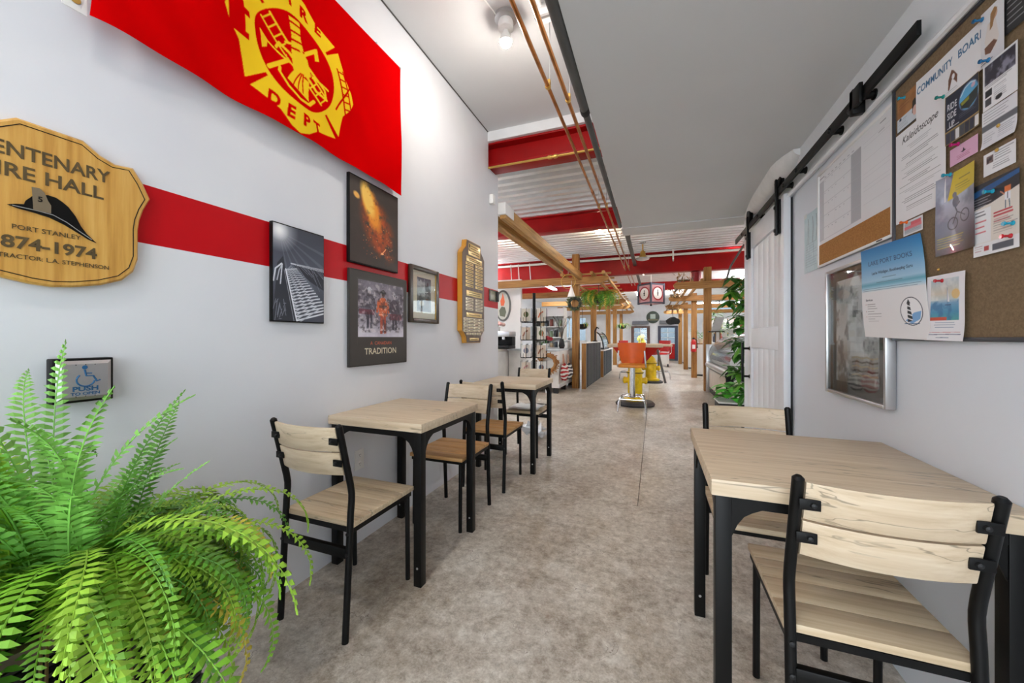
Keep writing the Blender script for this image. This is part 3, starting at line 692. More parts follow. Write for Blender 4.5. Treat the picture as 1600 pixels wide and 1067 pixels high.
# hydrant on the left lobe, ladder and hook on the right lobe
c.poly([E(-.335,-.07),E(-.235,-.07),E(-.235,-.045),E(-.25,-.045),E(-.25,.03),E(-.225,.03),E(-.225,.06),E(-.25,.06),E(-.25,.085),E(-.268,.115),E(-.302,.115),E(-.32,.085),E(-.32,.06),E(-.345,.06),E(-.345,.03),E(-.32,.03),E(-.32,-.045),E(-.335,-.045)], RED)
c.line(*E(.222,.12), *E(.30,-.10), .009, RED).line(*E(.262,.13), *E(.34,-.085), .009, RED)
for i in range(7):
    t_ = i/6.5; c.line(ecx+.226+.078*t_, ecy+.11-.215*t_, ecx+.268+.076*t_, ecy+.118-.213*t_, .007, RED)
c.line(*E(.225,-.09), *E(.315,.085), .009, RED).line(*E(.315,.085), *E(.335,.075), .012, RED)
# inside the ring: ladder, hook, axe, horns and helmet
for o in (-.02, .02): c.line(*E(-.145+o*.8,.125+o), *E(.145+o*.8,-.105+o), .009, YEL)
for i in range(11):
    t_ = i/10; x = -.14+.28*t_; y = .12-.22*t_; c.line(*E(x-.016,y-.02), *E(x+.016,y+.02), .007, YEL)
c.line(*E(-.15,-.12), *E(.10,.13), .018, YEL).poly([E(.085,.125),E(.105,.145),E(.115,.085),E(.09,.07)], YEL)
c.poly([E(-.175,.04),E(-.135,.015),E(-.15,-.03),E(-.178,-.055)], YEL).line(*E(-.15,.01), *E(.165,-.03), .012, YEL)
def horn(pts, ws):
    for (a, b), (w0, w1) in zip(zip(pts, pts[1:]), zip(ws, ws[1:])):
        d_ = Vector((b[0]-a[0], b[1]-a[1])); n_ = Vector((-d_.y, d_.x)).normalized()
        c.poly([E(a[0]+n_.x*w0,a[1]+n_.y*w0),E(b[0]+n_.x*w1,b[1]+n_.y*w1),E(b[0]-n_.x*w1,b[1]-n_.y*w1),E(a[0]-n_.x*w0,a[1]-n_.y*w0)], YEL)
c.poly([E(-.045,.075),E(.0,.09),E(.03,.06),E(.075,-.02),E(.06,-.06),E(-.01,-.01),E(-.05,.03)], RED)
horn([(-.025,.19),(-.01,.12),(.01,.04),(.03,-.04),(.0,-.13)], [.03,.022,.03,.036,.062])
for i in range(4): c.line(*E(-.05+i*.005,.165-.035*i), *E(.03,.175-.035*i), .008, RED)
for dx in (-.03, 0, .03): c.line(*E(.03+dx*.2,-.03), *E(.0+dx,-.125), .005, RED)
c.path([E(-.09,.02),E(-.075,.05),E(-.03,.035),E(.04,-.02),E(.10,-.075),E(.155,-.085),E(.145,-.045),E(.09,-.01),E(.03,.035)], .013, YEL)
c.path([E(-.09,-.075),E(-.10,-.105),E(-.06,-.15),E(.0,-.175),E(.06,-.165),E(.09,-.13)], .016, YEL)
c.path([E(-.05,.07),E(.0,.085),E(.045,.045),E(.065,-.02)], .010, YEL)
fl = wall('fire_dept_flag', 'large red fire department flag with yellow cross emblem on left wall', 'flag', .589+FW/2, 2.150)
def fdepth(X, Y):
    u = X/FW; v = Y/FH
    f = .026*np.sin((X*.75+Y*1.0)*13.0)*(1-u)**1.1 + .010*np.sin((X*1.0-Y*.75)*11+1)*(.35+.65*(1-v)) + .010*np.sin((X*1.3+Y*1.0)*19+.6)*(1-v)*(.3+.7*(1-u)) + .006*np.sin((X*2.2+Y*1.7)*9)*v*(1-v)*2
    return .046 + f*(.5+.75*np.sin(np.clip(v,0,1)*PI*.9+.25)*.7) + .012*(1-v)
def ftf(X, Y):
    u = X/FW; v = Y/FH
    return X - .008*np.sin(v*PI)*u, Y + (1-v)*(.012*np.sin(u*PI) - .006*u) - .012*np.sin(u*PI)*v
c.sheet('flag_cloth', m_cloth, fl, fdepth, tf=ftf)
part('header_band', MB().box(-FW/2-.05, 0.0, .05, -FW/2, .842, .053), m_white, fl)
for v in (.03, .81): part('grommet', MB().lathe([(.006,.052),(.011,.054),(.012,.056)], (-FW/2-.025, v, 0), 14), m_gold, fl)
for u in (-.5, 0, .5, .728): part('push_pin', MB().lathe([(.004,.003),(.004,.05),(.006,.053)], (u, .835, 0), 8), m_steel, fl)
# --- centenary plaque (carved oak shield)
half = [(0,0),(.04,.004),(.10,.018),(.15,.04),(.178,.072),(.190,.115),(.190,.21),(.194,.245),(.205,.285),(.222,.325),(.202,.372),(.178,.412),(.160,.409),(.135,.405),(.10,.418),(.063,.446)]
out = half + [(-x, y) for x, y in reversed(half) if x > 0]
pq = wall('centenary_plaque', 'carved oak shield plaque with dark lettering and a fire helmet', 'plaque', .53, 1.345)
mbp = MB().prism(out, .004, .020)
ins = [(x*.972, .223+(y-.223)*.974) for x, y in out]; k = len(out)
mbp.add([(x, y, .020) for x, y in out] + [(x, y, .026) for x, y in ins], [(i, (i+1) % k, k+(i+1) % k, k+i) for i in range(k)] + [tuple(range(k, 2*k))])
part('board', mbp, m_plaque, pq)
m_carve = M('carved_brown', (84,68,38), .6, var=.15, vs=20)
gl = [(x*.925, .223+(y-.223)*.93) for x, y in out]
part('groove', MB().tube([(x, y, .0262) for x, y in gl], .0013, 6, closed=True), m_black, pq)
for s_, yy, sz, sx_, bd in (('CENTENARY', .338, .052, .256, .0008), ('FIRE HALL', .283, .052, .226, .0008), ('PORT STANLEY', .146, .0185, .128, .0), ('1874-1974', .096, .045, .196, .0012), ('CONTRACTOR: L.A. STEPHENSON', .068, .017, .25, .0)):
    part('lettering', text_mb(s_, sz, .0012, bold=bd, fitw=sx_).move((-.008, yy, .0262)), m_carve, pq)
hat = [(-.080,.207),(-.066,.213),(-.052,.216),(-.049,.227),(-.038,.243),(-.022,.252),(-.009,.256),(.006,.254),(.018,.246),(.030,.235),(.044,.213),(.055,.187),(.068,.166),(.088,.145),(.070,.152),(.048,.166),(.022,.182),(-.006,.194),(-.034,.199),(-.062,.202)]
hb = part('helmet_relief', MB().prism(hat, .0262, .0292), m_black, pq)
part('helmet_badge', MB().prism([(-.036,.206),(-.039,.268),(-.025,.269),(-.016,.260),(-.010,.240),(-.004,.228),(-.004,.206)], .0292, .0305), M('badge_bronze', (120,106,84), .5), hb)
part('brim_line', MB().tube([(-.072,.207,.0295),(-.03,.206,.0295),(.0,.203,.0295),(.026,.190,.0295),(.05,.172,.0295),(.078,.152,.0295)], .0012, 5), M('brim_grey', (150,150,150), .5), hb)
part('badge_number', text_mb('5', .020, .0006, bold=.0004).move((-.024,.232,.0306)), m_black, hb)
# --- canvases and frames
def canvas(name, label, y0, y1, z0, z1, cv, mat, edge, off=.0, th=.022):
    o = wall(name, label, 'picture', (y0+y1)/2, z0); W = (y1-y0)/2; H = z1-z0
    part('canvas_box', MB().box(-W, 0, .002, W, H, th, .0015), edge, o)
    cv.sheet('print', mat, o, ox=-cv.w/2, oy=(H-cv.h)/2, thick=th+.001); return o
# ladder photo
W, H = .281, .447; c = Cv(W-.006, H-.006, .0016); c.vgrad([(0,(58,62,72)),(.5,(84,90,104)),(1,(58,62,74))])
for a in (-.25,-.5,-.72,-.95,-1.15,-1.35): c.poly([(.03,H-.04),(.03+.5*math.cos(a-.03),H-.04+.5*math.sin(a-.03)),(.03+.5*math.cos(a+.03),H-.04+.5*math.sin(a+.03))], (150,155,166), .25)
c.ell(.03, H-.035, .10, .10, (225,228,235), .9, .9).ell(.03,H-.035,.05,.05,(255,255,255),.9,.9)
c.poly([(.0,.0),(.02,.26),(.05,.30),(.06,.24),(.13,0)], (44,48,58)); c.poly([(.065,.235),(.10,.245),(W,.06),(W,0),(.125,0)], (70,75,88))
c.poly([(.09,.27),(W,.262),(W,.16),(.19,.20)], (40,43,54))
for i in range(16): x = .10+.011*i; c.line(x,.265,x+.05,.265-.09*random.random()-.03,.0018,(130,136,150))
for dy in (0,.006,.012): c.line(.088,.272-dy*.3,W,.270-dy,.0022,(206,210,220))
for i in range(22):
    t_ = (i/21)**1.6; y = .24-.235*t_; xl = .066+.058*t_; xr = .10+.2*t_
    c.line(xl,y,min(W,xr+.02),y+.012+.03*t_,.0016+.006*t_,(222,226,234)); c.line(xl,y-.004-.01*t_,xl+(xr-xl)*.7,y+.022+.04*t_,.001+.005*t_,(190,195,206))
c.line(.062,.24,.12,.0,.006,(232,236,244)).line(.055,.235,.105,0,.003,(150,155,166))
c.path([(.003,.18),(.012,.235),(.042,.262)],.007,(215,220,228)).path([(.02,.185),(.03,.23),(.045,.26)],.006,(180,186,196)).line(.045,.26,.036,.17,.006,(205,210,220))
for i in range(12): x = random.random()*.06; c.line(x,random.random()*.10,x+.012,random.random()*.1,.003,(120,126,138))
canvas('ladder_photo', 'black and white canvas photo of a tall ladder under sun rays', 1.186, 1.467, 1.274, 1.727, c, m_print, m_black)
# fire photo
W, H = .424, .496; c = Cv(W-.008, H-.008, .0018, (60,50,44))
c.cloud(.12,.4,.9,(80,70,62),.6,seed=3)
def flame(cx, cy, rx, ry, col, al, seed, lo=.42, hi=.6):
    d_ = np.clip(1.15-np.hypot((c.X-cx-(c.Y-cy)*-.35)/rx, (c.Y-cy)/ry), 0, 1); c.cloud(.035, lo, hi, col, al, np.clip(d_*2.2, 0, 1), seed)
flame(.235,.23,.14,.19,(150,62,20),.85,5,.34,.55); flame(.20,.28,.10,.16,(196,86,20),.85,6,.36,.55); flame(.17,.35,.07,.14,(236,150,40),1,8,.25,.45); flame(.14,.39,.05,.10,(255,206,96),1,9,.2,.42)
flame(.05,.385,.025,.02,(240,180,90),1,11,.3,.5); flame(.29,.14,.10,.07,(200,86,30),.8,14,.52,.62)
for i in range(70):
    x, y = .1+.26*random.random(), .05+.2*random.random(); c.ell(x, y, .0025, .0025, random.choice([(226,120,50),(255,190,120),(190,70,26)]), .9)
c.path([(.255,.085),(.275,.10),(.30,.125)],.006,(255,170,110)).ell(.268,.09,.012,.006,(255,180,120))
canvas('fire_photo', 'dark canvas photo of a tall orange blaze, corner under the flag', 1.638, 2.066, 1.63, 2.134, c, m_print, m_black)
# tradition poster
W, H = .52, .552; c = Cv(W-.004, H-.004, .0018, (62,58,54))
px0, px1, py0, py1 = .062, .478, .165, .50
sub = (c.X > px0) & (c.X < px1) & (c.Y > py0) & (c.Y < py1)
g = np.clip((c.Y-py0)/(py1-py0), 0, 1)
for ch, (a, b, d_) in enumerate(((196,120,104),(190,112,98),(206,124,110))): c.a[..., ch] = np.where(sub, np.interp(g, [0,.4,1], [a,b,d_]), c.a[..., ch])
c.cloud(.10,.42,.75,(226,222,232),.8,sub*(1-g*.7),21); c.cloud(.08,.45,.8,(70,62,72),.7,sub*g,22)
def man(x, y, h, coat, legs, skin, helm):
    w_ = h*.13
    c.poly([(x-w_*.7,y+h*.46),(x-w_*.75,y),(x-w_*.15,y),(x,y+h*.4),(x+w_*.25,y),(x+w_*.85,y+.004),(x+w_*.7,y+h*.46)], legs)
    c.poly([(x-w_,y+h*.40),(x-w_*1.25,y+h*.72),(x-w_*.5,y+h*.82),(x+w_*.5,y+h*.82),(x+w_*1.25,y+h*.72),(x+w_,y+h*.40)], coat)
    c.line(x-w_*1.2,y+h*.72,x-w_*1.5,y+h*.5,w_*.5,coat).line(x+w_*1.2,y+h*.72,x+w_*1.45,y+h*.5,w_*.5,coat)
    c.ell(x, y+h*.885, w_*.42, h*.06, skin).ell(x, y+h*.935, w_*.75, h*.025, helm).ell(x, y+h*.95, w_*.45, h*.05, helm)
man(.155,.215,.25,(96,92,104),(60,58,70),(190,180,186),(196,196,204)); man(.385,.21,.24,(74,64,76),(58,52,64),(170,160,168),(160,158,168)); c.rect(.335,.275,.46,.315,(110,30,40),.55); c.rect(.07,.30,.20,.33,(110,26,40),.6)
man(.275,.185,.275,(206,96,50),(168,72,48),(96,66,56),(34,32,34))
c.rect(.235,.30,.318,.308,(245,150,110)).rect(.238,.345,.315,.362,(120,64,40)).rect(.25,.205,.272,.212,(240,200,190)).rect(.285,.205,.305,.212,(240,200,190)).line(.175,.33,.235,.265,.004,(200,180,180))
c.cloud(.07,.45,.7,(224,222,232),.85,sub*np.clip(1-g*4,0,1),25); c.cloud(.022,.5,.62,(40,34,40),.5,sub*(g > .08)*(g < .85),26); c.cloud(.02,.58,.68,(236,226,226),.4,sub*(g > .08),27)
c.path([(px0-.006,.12),(px0-.006,py1+.006),(px1+.006,py1+.006),(px1+.006,.12)],.0018,(84,80,74))
c.text('A  CANADIAN', W/2, .118, .030, (206,92,60), bold=.0003).text('TRADITION', W/2, .062, .052, (222,212,184), bold=.0006, sx=1.05)
for x in (-.1,): pass
canvas('tradition_poster', 'dark poster of three firefighters reading A Canadian Tradition', 1.642, 2.16, 1.034, 1.597, c, m_print, M('poster_edge', (48,45,42), .5))
# framed painting
fr_ = wall('framed_painting', 'small framed misty painting with cream mat beside the poster', 'picture', 2.385, 1.311)
W, H = .186, .412; fw_ = .032
for a in ((-W,0,-W+fw_,H),(W-fw_,0,W,H),(-W+fw_,0,W-fw_,fw_),(-W+fw_,H-fw_,W-fw_,H)): part('frame_rail', MB().box(a[0],a[1],.002,a[2],a[3],.028,.005), M('frame_brown', (52,40,30), .3, coat=.4), fr_)
for a in ((-W+fw_,fw_,-W+fw_+.006,H-fw_),(W-fw_-.006,fw_,W-fw_,H-fw_)): part('gilt_slip', MB().box(a[0],a[1],.004,a[2],a[3],.02), m_gold, fr_)
part('mat_board', MB().box(-W+.02,.02,.004,W-.02,H-.02,.012), m_cream, fr_)
c = Cv(.18,.25,.0018,(96,110,118)); c.vgrad([(0,(70,60,56)),(.45,(110,118,122)),(.6,(190,198,200)),(1,(70,92,106))])
c.cloud(.05,.45,.6,(40,44,48),.8,(c.X > .10)*(c.Y > .1),31); c.cloud(.04,.5,.65,(60,72,80),.8,(c.Y < .13),32); c.cloud(.05,.45,.6,(216,224,226),.7,(c.X < .10)*(c.Y > .1),33)
c.ell(.06,.06,.03,.02,(190,180,150),.8).line(.02,.14,.14,.15,.006,(220,226,226)); c.rect(.11,.04,.15,.1,(90,56,44),.8)
c.sheet('painting', m_print, fr_, oy=.085, thick=.0125)
part('glass', MB().box(-W+.03,.03,.0165,W-.03,H-.03,.018), m_glass, fr_)
# award plaque with name plates
ap = wall('award_plaque', 'tall brown award board covered with small brass name plates', 'plaque', 3.13, 1.155)
hw, H = .225, .93
ol = [(-.14,0),(.14,0),(.15,.05),(.19,.09),(hw,.11),(hw,.80),(.20,.83),(.15,.87),(.14,H),(-.14,H),(-.15,.87),(-.20,.83),(-hw,.80),(-hw,.11),(-.19,.09),(-.15,.05)]
part('board', MB().prism(ol, .004, .05), m_honey, ap); part('face', MB().prism([(x*.985,.465+(y-.465)*.99) for x, y in ol], .05, .054), m_plaque_d, ap)
m_plate = M('name_plate_brass', (226,200,138), .3, .35, var=.08); m_plate2 = M('engraving', (92,72,40), .6); m_plate3 = M('pale_plate', (232,222,196), .35, .2)
def plate(x0, y0, x1, y1, m, nl=1):
    p_ = part('name_plate', MB().box(x0, y0, .054, x1, y1, .0565, .0006), m, ap); e = MB()
    for i in range(nl):
        yy = y0 + (y1-y0)*(i+1)/(nl+1); e.box(x0+(x1-x0)*.15, yy-.003, .0565, x1-(x1-x0)*.15, yy+.003, .0568)
    part('engraved_line', e, m_plate2, p_)
plate(-.11,.80,.13,.905,m_plate,4); plate(-.15,.735,.17,.785,m_plate,2)
for col in (-.165, .03):
    for i in range(7): plate(col,.705-i*.033,col+.15,.728-i*.033,m_plate)
plate(-.15,.425,.17,.475,m_plate,2)
for col in (-.165, .03):
    for i in range(4): plate(col,.385-i*.03,col+.15,.408-i*.03,m_plate3)
plate(-.15,.235,.17,.275,m_plate,1)
for i in range(5):
    for j in range(4): plate(-.205+j*.104,.205-i*.026,-.205+j*.104+.095,.225-i*.026,m_plate3)
for j in range(3): plate(-.15+j*.104,.073,-.15+j*.104+.092,.092,m_plate3)
plate(-.09,.02,.10,.045,m_plate,1)
part('logo_mark', MB().box(-.102,.865,.0568,-.085,.895,.0572).box(-.102,.835,.0568,-.08,.845,.0572).box(-.108,.84,.0568,-.1,.86,.0572), m_black, ap)
# small wall devices
pb = wall('door_push_plate', 'square steel push to open plate with blue wheelchair symbol', 'push plate', .590, 1.01)
part('back_box', MB().box(-.064,0,0,.064,.130,.036,.003), m_black, pb)
f0 = MB(); a, b = .058, .048
f0.add([(-a,.007,.036),(a,.007,.036),(a,.123,.036),(-a,.123,.036),(-b,.017,.043),(b,.017,.043),(b,.113,.043),(-b,.113,.043)], [(0,1,5,4),(1,2,6,5),(2,3,7,6),(3,0,4,7),(4,5,6,7)])
part('face_plate', f0, m_steel, pb)
m_blue = M('sign_blue', (28,92,140), .5)
sy = MB(); arc = [(.0+.019*math.cos(t_), .066+.019*math.sin(t_), .0435) for t_ in np.linspace(2.3, 6.1, 16)]
sy.tube(arc, .0022, 6).lathe([(.006,.0432),(.006,.0442)], (-.002,.103,0), 14).tube([(-.002,.096,.0435),(.001,.078,.0435),(.016,.077,.0435),(.024,.060,.0435),(.031,.064,.0435)], .0024, 6).tube([(0,.086,.0435),(.013,.085,.0435)], .0018, 6)
part('wheelchair_symbol', sy, m_blue, pb)
part('lettering', text_mb('PUSH', .0185, .0006, bold=.0006, sx=1.25).move((0,.034,.0432)), m_blue, pb)
part('lettering', text_mb('TO OPEN', .0115, .0006, bold=.0003, sx=1.25).move((0,.022,.0432)), m_blue, pb)
for x in (-.02, 0, .02):
    part('rivet', MB().lathe([(.0015,.043),(.001,.0445)], (x,.111,0), 8).lathe([(.0015,.043),(.001,.0445)], (x,.018,0), 8), m_dark, pb)
so = wall('power_outlet', 'white wall power outlet behind the nearest left chair', 'outlet', 1.735, .43)
part('cover_plate', MB().box(-.036,0,0,.036,.115,.006,.002), m_white, so)
for y in (.032, .083):
    s_ = part('socket', MB().lathe([(.017,.006),(.0175,.008),(.016,.009)], (0,y,0), 18), m_white, so)
    part('slots', MB().box(-.007,y-.001,.009,-.005,y+.008,.0093).box(.005,y-.001,.009,.007,y+.008,.0093).box(-.002,y-.009,.009,.002,y-.005,.0093), m_dark, s_)
se = wall('motion_sensor', 'small white sensor box high at the end of left wall', 'sensor', 3.62, 2.61)
part('housing', MB().box(-.035,0,0,.035,.10,.045,.01), m_white, se); part('lens', MB().ball((0,.04,.045), .016, 8, (1,1,.5)), m_white, se)
tb = wall('thermostat_panel', 'small glassy grey control panel on red stripe by the wall end', 'control panel', 3.70, 1.59)
part('back_plate', MB().box(-.12,0,0,.10,.12,.014,.002), M('panel_grey', (96,92,82), .25, coat=.5), tb); part('screen', MB().box(-.1,.015,.014,.03,.105,.017,.001), M('panel_screen', (136,140,116), .15, coat=.8), tb); part('bezel', MB().box(.05,.005,.014,.09,.115,.03,.002), m_dark, tb)
# ================================================================== right wall: boards and papers
def cork_mat(name, a, b):
    m = bpy.data.materials.new(name); nt, N, L, B = nodes(m); v = coords(nt, rnd=False)
    L.new(ramp(nt, noise(nt, v, 160, 4, .7), [(.35, lin(a)), (.65, lin(b))]), B.inputs['Base Color']); B.inputs['Roughness'].default_value = .85
    bump(nt, B, noise(nt, v, 240, 3), .25, .002); return m
m_cork = cork_mat('tan_cork', (156,104,48), (186,132,70)); m_felt = cork_mat('board_brown', (112,92,66), (134,112,84))
bd = wall('notice_board', 'brown community notice board with dark frame, covered in pinned papers', 'notice board', 1.355, 1.19, 'R')
BW, BH = .40, .905
part('panel', MB().box(-BW+.008,.008,0,BW-.008,BH-.008,.010), m_felt, bd)
for a in ((-BW,0,BW,.012),(-BW,BH-.012,BW,BH),(-BW,.012,-BW+.012,BH-.012),(BW-.012,.012,BW,BH-.012)): part('frame_rail', MB().box(a[0],a[1],0,a[2],a[3],.016,.002), M('board_frame', (58,60,66), .45), bd)
def paper(name, label, cat, y0, y1, z0, z1, cv, off=.012, mat=None, curl=0.0, tilt=0.0, cornery=0.0, group='papers pinned to the notice board'):
    o = wall(name, label, cat, (y0+y1)/2, z0, 'R', off, group)
    if tilt: o.matrix_world = frame((RX-off, (y0+y1)/2, z0), 'R') @ Matrix.Rotation(tilt, 4, 'Z')
    w_, h_ = cv.w, cv.h
    f = (lambda X, Y: .0008 + curl*(np.abs((X/w_-.5))*2)**2 + cornery*np.clip(.35-Y/h_, 0, 1)**2*6 + .0008*np.sin(X*30+Y*22)) if (curl or cornery) else None
    cv.sheet('printed_sheet', mat or m_print, o, f, thick=.0008); 
    return o
def pg(y0, y1, z0, z1, res=.0016, bg=(240,240,242)): return Cv(y1-y0, z1-z0, res, bg)
G = (60,62,66)
# community banner
c = pg(1.30,1.617,1.905,2.037,.0014); c.text('COMMUNITY', .080, .086, .032, (46,104,146), bold=.0006, fitw=.150).text('BOARD', .224, .086, .032, (46,104,146), bold=.0006, fitw=.094)
c.poly([(.135,.02),(.137,.05),(.15,.072),(.158,.066),(.172,.046),(.17,.024),(.158,.04),(.150,.045),(.14,.02)], (112,70,48)).ell(.156,.05,.006,.008,(240,240,242)).lines(.13,.175,.006,.016,.005,(140,140,140),.001,.2)
paper('community_banner', 'white paper banner headed Community Board in blue letters', 'poster', 1.30, 1.617, 1.905, 2.037, c, .013, curl=.003)
c = pg(1.485,1.728,1.60,1.912,.0014); w_ = .243; c.text('Kaleidoscope', w_/2, .27, .034, (24,24,26), bold=.0001, sx=.95, shear=.35, rot=.02)
y = .25
while y > .02:
    for i in range(3): d_ = random.random()*.06; c.line(.02+d_, y, w_-.02-d_, y, .0011, (70,70,74), .8); y -= .0062
    y -= .0105
paper('event_sheet', 'large white printed sheet headed with a handwritten style title', 'poster', 1.485, 1.728, 1.60, 1.912, c, .0155)
c = pg(1.616,1.726,1.921,2.036,.0014,(176,122,70)); c.cloud(.03,.4,.7,(150,98,52),.7,seed=4); c.rect(0,0,.11,.048,(214,222,230)).rect(0,.0,.11,.004,(50,50,54)).lines(.006,.06,.01,.038,.006,(120,130,140)).ell(.018,.042,.006,.005,(40,60,90)).poly([(.08,.03),(.082,.07),(.095,.075),(.105,.06),(.104,.03)], (40,30,28)).ell(.095,.035,.012,.016,(226,190,180)); c.lines(.01,.07,.07,.09,.01,(120,70,40),.002,.5)
paper('wood_tone_card', 'wood toned card with a portrait at the board top left corner', 'card', 1.616, 1.726, 1.921, 2.036, c, .0125)
# woman photo card covering the banner's end, and dark card
c = pg(1.285,1.355,1.905,2.045,.0014,(236,234,236)); c.vgrad([(0,(226,224,228)),(1,(238,238,240))]); c.poly([(.02,.03),(.012,.06),(.022,.10),(.045,.10),(.055,.05),(.045,.028)], (232,222,216)).poly([(.014,.028),(.012,.045),(.04,.05),(.05,.04),(.03,.022)], (112,66,42)).ell(.04,.113,.010,.013,(206,160,130)).poly([(.028,.08),(.03,.12),(.042,.13),(.05,.122),(.042,.105),(.036,.085)], (160,116,60)); c.line(.0,.006,.035,.008,.002,(50,50,54)).line(.0,.012,.02,.014,.0012,(90,90,90))
paper('portrait_card', 'white card with a photo of a long haired person in white', 'card', 1.285, 1.355, 1.905, 2.045, c, .0175, m_print_gloss)
c = pg(1.215,1.29,1.94,2.06,.0014,(44,44,46)); c.lines(.008,.068,.02,.105,.014,(190,190,194),.003,.4)
paper('dark_card', 'black card with pale lines at the top edge of the board', 'card', 1.215, 1.29, 1.94, 2.06, c, .0135)
c = pg(1.36,1.482,1.762,1.905,.0014,(26,32,52)); w_ = .122
for i, s_ in enumerate(('RIDE','SIDE','UP')): c.text(s_, .025, .098-i*.026, .026, (226,226,230), bold=.0004, sx=.62)
c.ell(.085,.100,.037,.037,(90,104,140)).ell(.085,.100,.034,.034,(96,176,220)).poly([(.052,.095),(.118,.108),(.115,.08),(.085,.066),(.058,.078)], (44,52,50)).path([(.055,.112),(.07,.128),(.09,.132),(.108,.125)],.004,(200,226,240)); c.ell(.1,.12,.008,.006,(216,180,200)).poly([(.055,.094),(.085,.1),(.085,.09),(.06,.085)], (150,150,50))
c.lines(.05,.115,.052,.066,.005,(120,126,140)).line(.01,.046,.05,.046,.002,(220,220,224)).rect(0,.036,w_,.039,(170,140,80)).rect(0,0,w_,.036,(90,84,70)); 
for i in range(7): c.rect(.005+i*.0168,.004,.005+i*.0168+.0135,.033,[(52,56,72),(60,66,84),(226,226,226),(70,72,80),(44,48,62),(48,54,70),(230,230,230)][i])
c.path([(.001,.001),(w_-.001,.001),(w_-.001,.142),(.001,.142),(.001,.001)],.002,(186,156,96))
paper('night_poster', 'dark blue poster with a round rainbow sky picture', 'poster', 1.36, 1.482, 1.762, 1.905, c, .0165, curl=.002)
c = pg(1.372,1.473,1.696,1.745,.0014,(226,178,206)); c.poly([(.04,.028),(.048,.028),(.05,.036),(.056,.028),(.06,.026),(.048,.024)], (60,30,50)).lines(.025,.075,.008,.02,.004,(170,70,110),.0012,.3,.8,True)
paper('pink_card', 'small pink card pinned below the dark blue poster', 'card', 1.372, 1.473, 1.696, 1.745, c, .013)
c = pg(1.372,1.52,1.445,1.675,.0016,(120,124,140)); w_ = .148; c.vgrad([(0,(52,50,50)),(.22,(96,96,108)),(.45,(160,160,176)),(.7,(196,204,222)),(1,(150,160,180))])
c.cloud(.05,.45,.7,(110,116,136),.7,seed=7); c.poly([(.065,.23),(w_,.23),(w_,.17),(.04,.155)], (226,200,30)).lines(.085,.135,.196,.204,.008,(70,60,20),.003,.3).lines(.07,.14,.172,.19,.007,(90,80,20),.0014,.3)
for x, y in ((.06,.085),(.105,.098)):
    c.path([(x+.017*math.cos(a), y+.017*math.sin(a)) for a in np.linspace(0, 2*PI, 18)], .003, (40,40,48))
c.path([(.06,.085),(.075,.115),(.105,.098)],.003,(50,50,60)).path([(.075,.115),(.068,.13),(.085,.14)],.004,(60,62,76)).ell(.07,.145,.012,.016,(86,92,112)).ell(.066,.165,.008,.008,(96,100,118))
c.lines(.008,.1,.018,.05,.007,(220,204,50),.0018,.4)
paper('cyclist_poster', 'glossy grey cyclist poster with a yellow top corner', 'poster', 1.372, 1.52, 1.445, 1.675, c, .014, m_print_gloss, curl=.006)
c = pg(1.25,1.35,1.787,1.906,.0014); c.rect(.006,.064,.094,.113,(50,48,60)).cloud(.02,.5,.7,(150,148,166),.9,(c.Y > .064)*(c.Y < .113)*(c.X > .006)*(c.X < .094),9); c.lines(.008,.09,.054,.06,.004,(90,90,96)).rect(.008,.032,.028,.05,(40,40,44)).rect(.008,.01,.026,.028,(66,66,72)).lines(.034,.07,.014,.046,.005,(130,130,140)).ell(.048,.016,.01,.006,(40,40,44))
paper('photo_flyer', 'white flyer with a dark crowd photo at the board right side', 'flyer', 1.25, 1.35, 1.787, 1.906, c, .0165)
c = pg(1.255,1.355,1.69,1.787,.0014,(232,232,236)); c.rect(0,.044,.1,.060,(104,106,112)).lines(.006,.08,.066,.088,.007,(110,110,120)).lines(.05,.094,.012,.038,.005,(130,132,146)).lines(.006,.04,.012,.034,.006,(150,152,164))
paper('grey_band_flyer', 'white flyer with a dark grey middle band', 'flyer', 1.255, 1.355, 1.69, 1.787, c, .0145, cornery=.006)
c = pg(1.26,1.354,1.619,1.676,.0014); c.rect(.01,.03,.03,.048,(136,112,108)).cloud(.01,.45,.6,(60,52,56),.9,(c.X > .01)*(c.X < .03)*(c.Y > .03)*(c.Y < .048),4).lines(.035,.09,.03,.05,.006,(70,70,76),.0014,.3).lines(.024,.08,.01,.024,.005,(90,90,96),.0012,.3,.8,True)
paper('business_card', 'white business card with a small brown logo', 'card', 1.26, 1.354, 1.619, 1.676, c, .013)
c = pg(1.247,1.383,1.415,1.604,.0014,(232,224,214)); w_ = .136; c.poly([(0,.189),(w_,.189),(w_,.148),(.06,.13),(0,.125)], (40,42,48)).poly([(0,.172),(w_,.186),(w_,.175),(0,.155)], (38,92,150)); c.lines(.004,.06,.128,.15,.007,(214,214,220),.002,.4)
c.rect(0,.034,.056,.122,(240,240,242)).lines(.008,.05,.1,.115,.009,(70,70,76),.003,.5).lines(.008,.05,.05,.09,.014,(200,60,70),.003,.5).lines(.066,.126,.088,.10,.0075,(190,40,50),.0045,.2,.85).lines(.064,.13,.045,.08,.006,(110,100,96),.0012,.3).lines(.066,.12,.072,.084,.006,(190,60,70),.002,.3)
c.rect(.096,.122,.112,.142,(240,240,244)).rect(.095,.142,.113,.156,(226,120,60)).line(.098,.122,.098,.104,.0025,(60,90,110)).line(.108,.122,.11,.104,.0025,(60,90,110)).line(.104,.14,.104,.126,.0022,(40,40,50)).line(.095,.138,.084,.148,.0025,(230,150,120)).rect(0,0,w_,.033,(242,242,244)).rect(.06,.008,.12,.024,(86,90,100)).rect(.035,.012,.05,.024,(180,60,60)).lines(.006,.03,.01,.026,.006,(160,80,90))
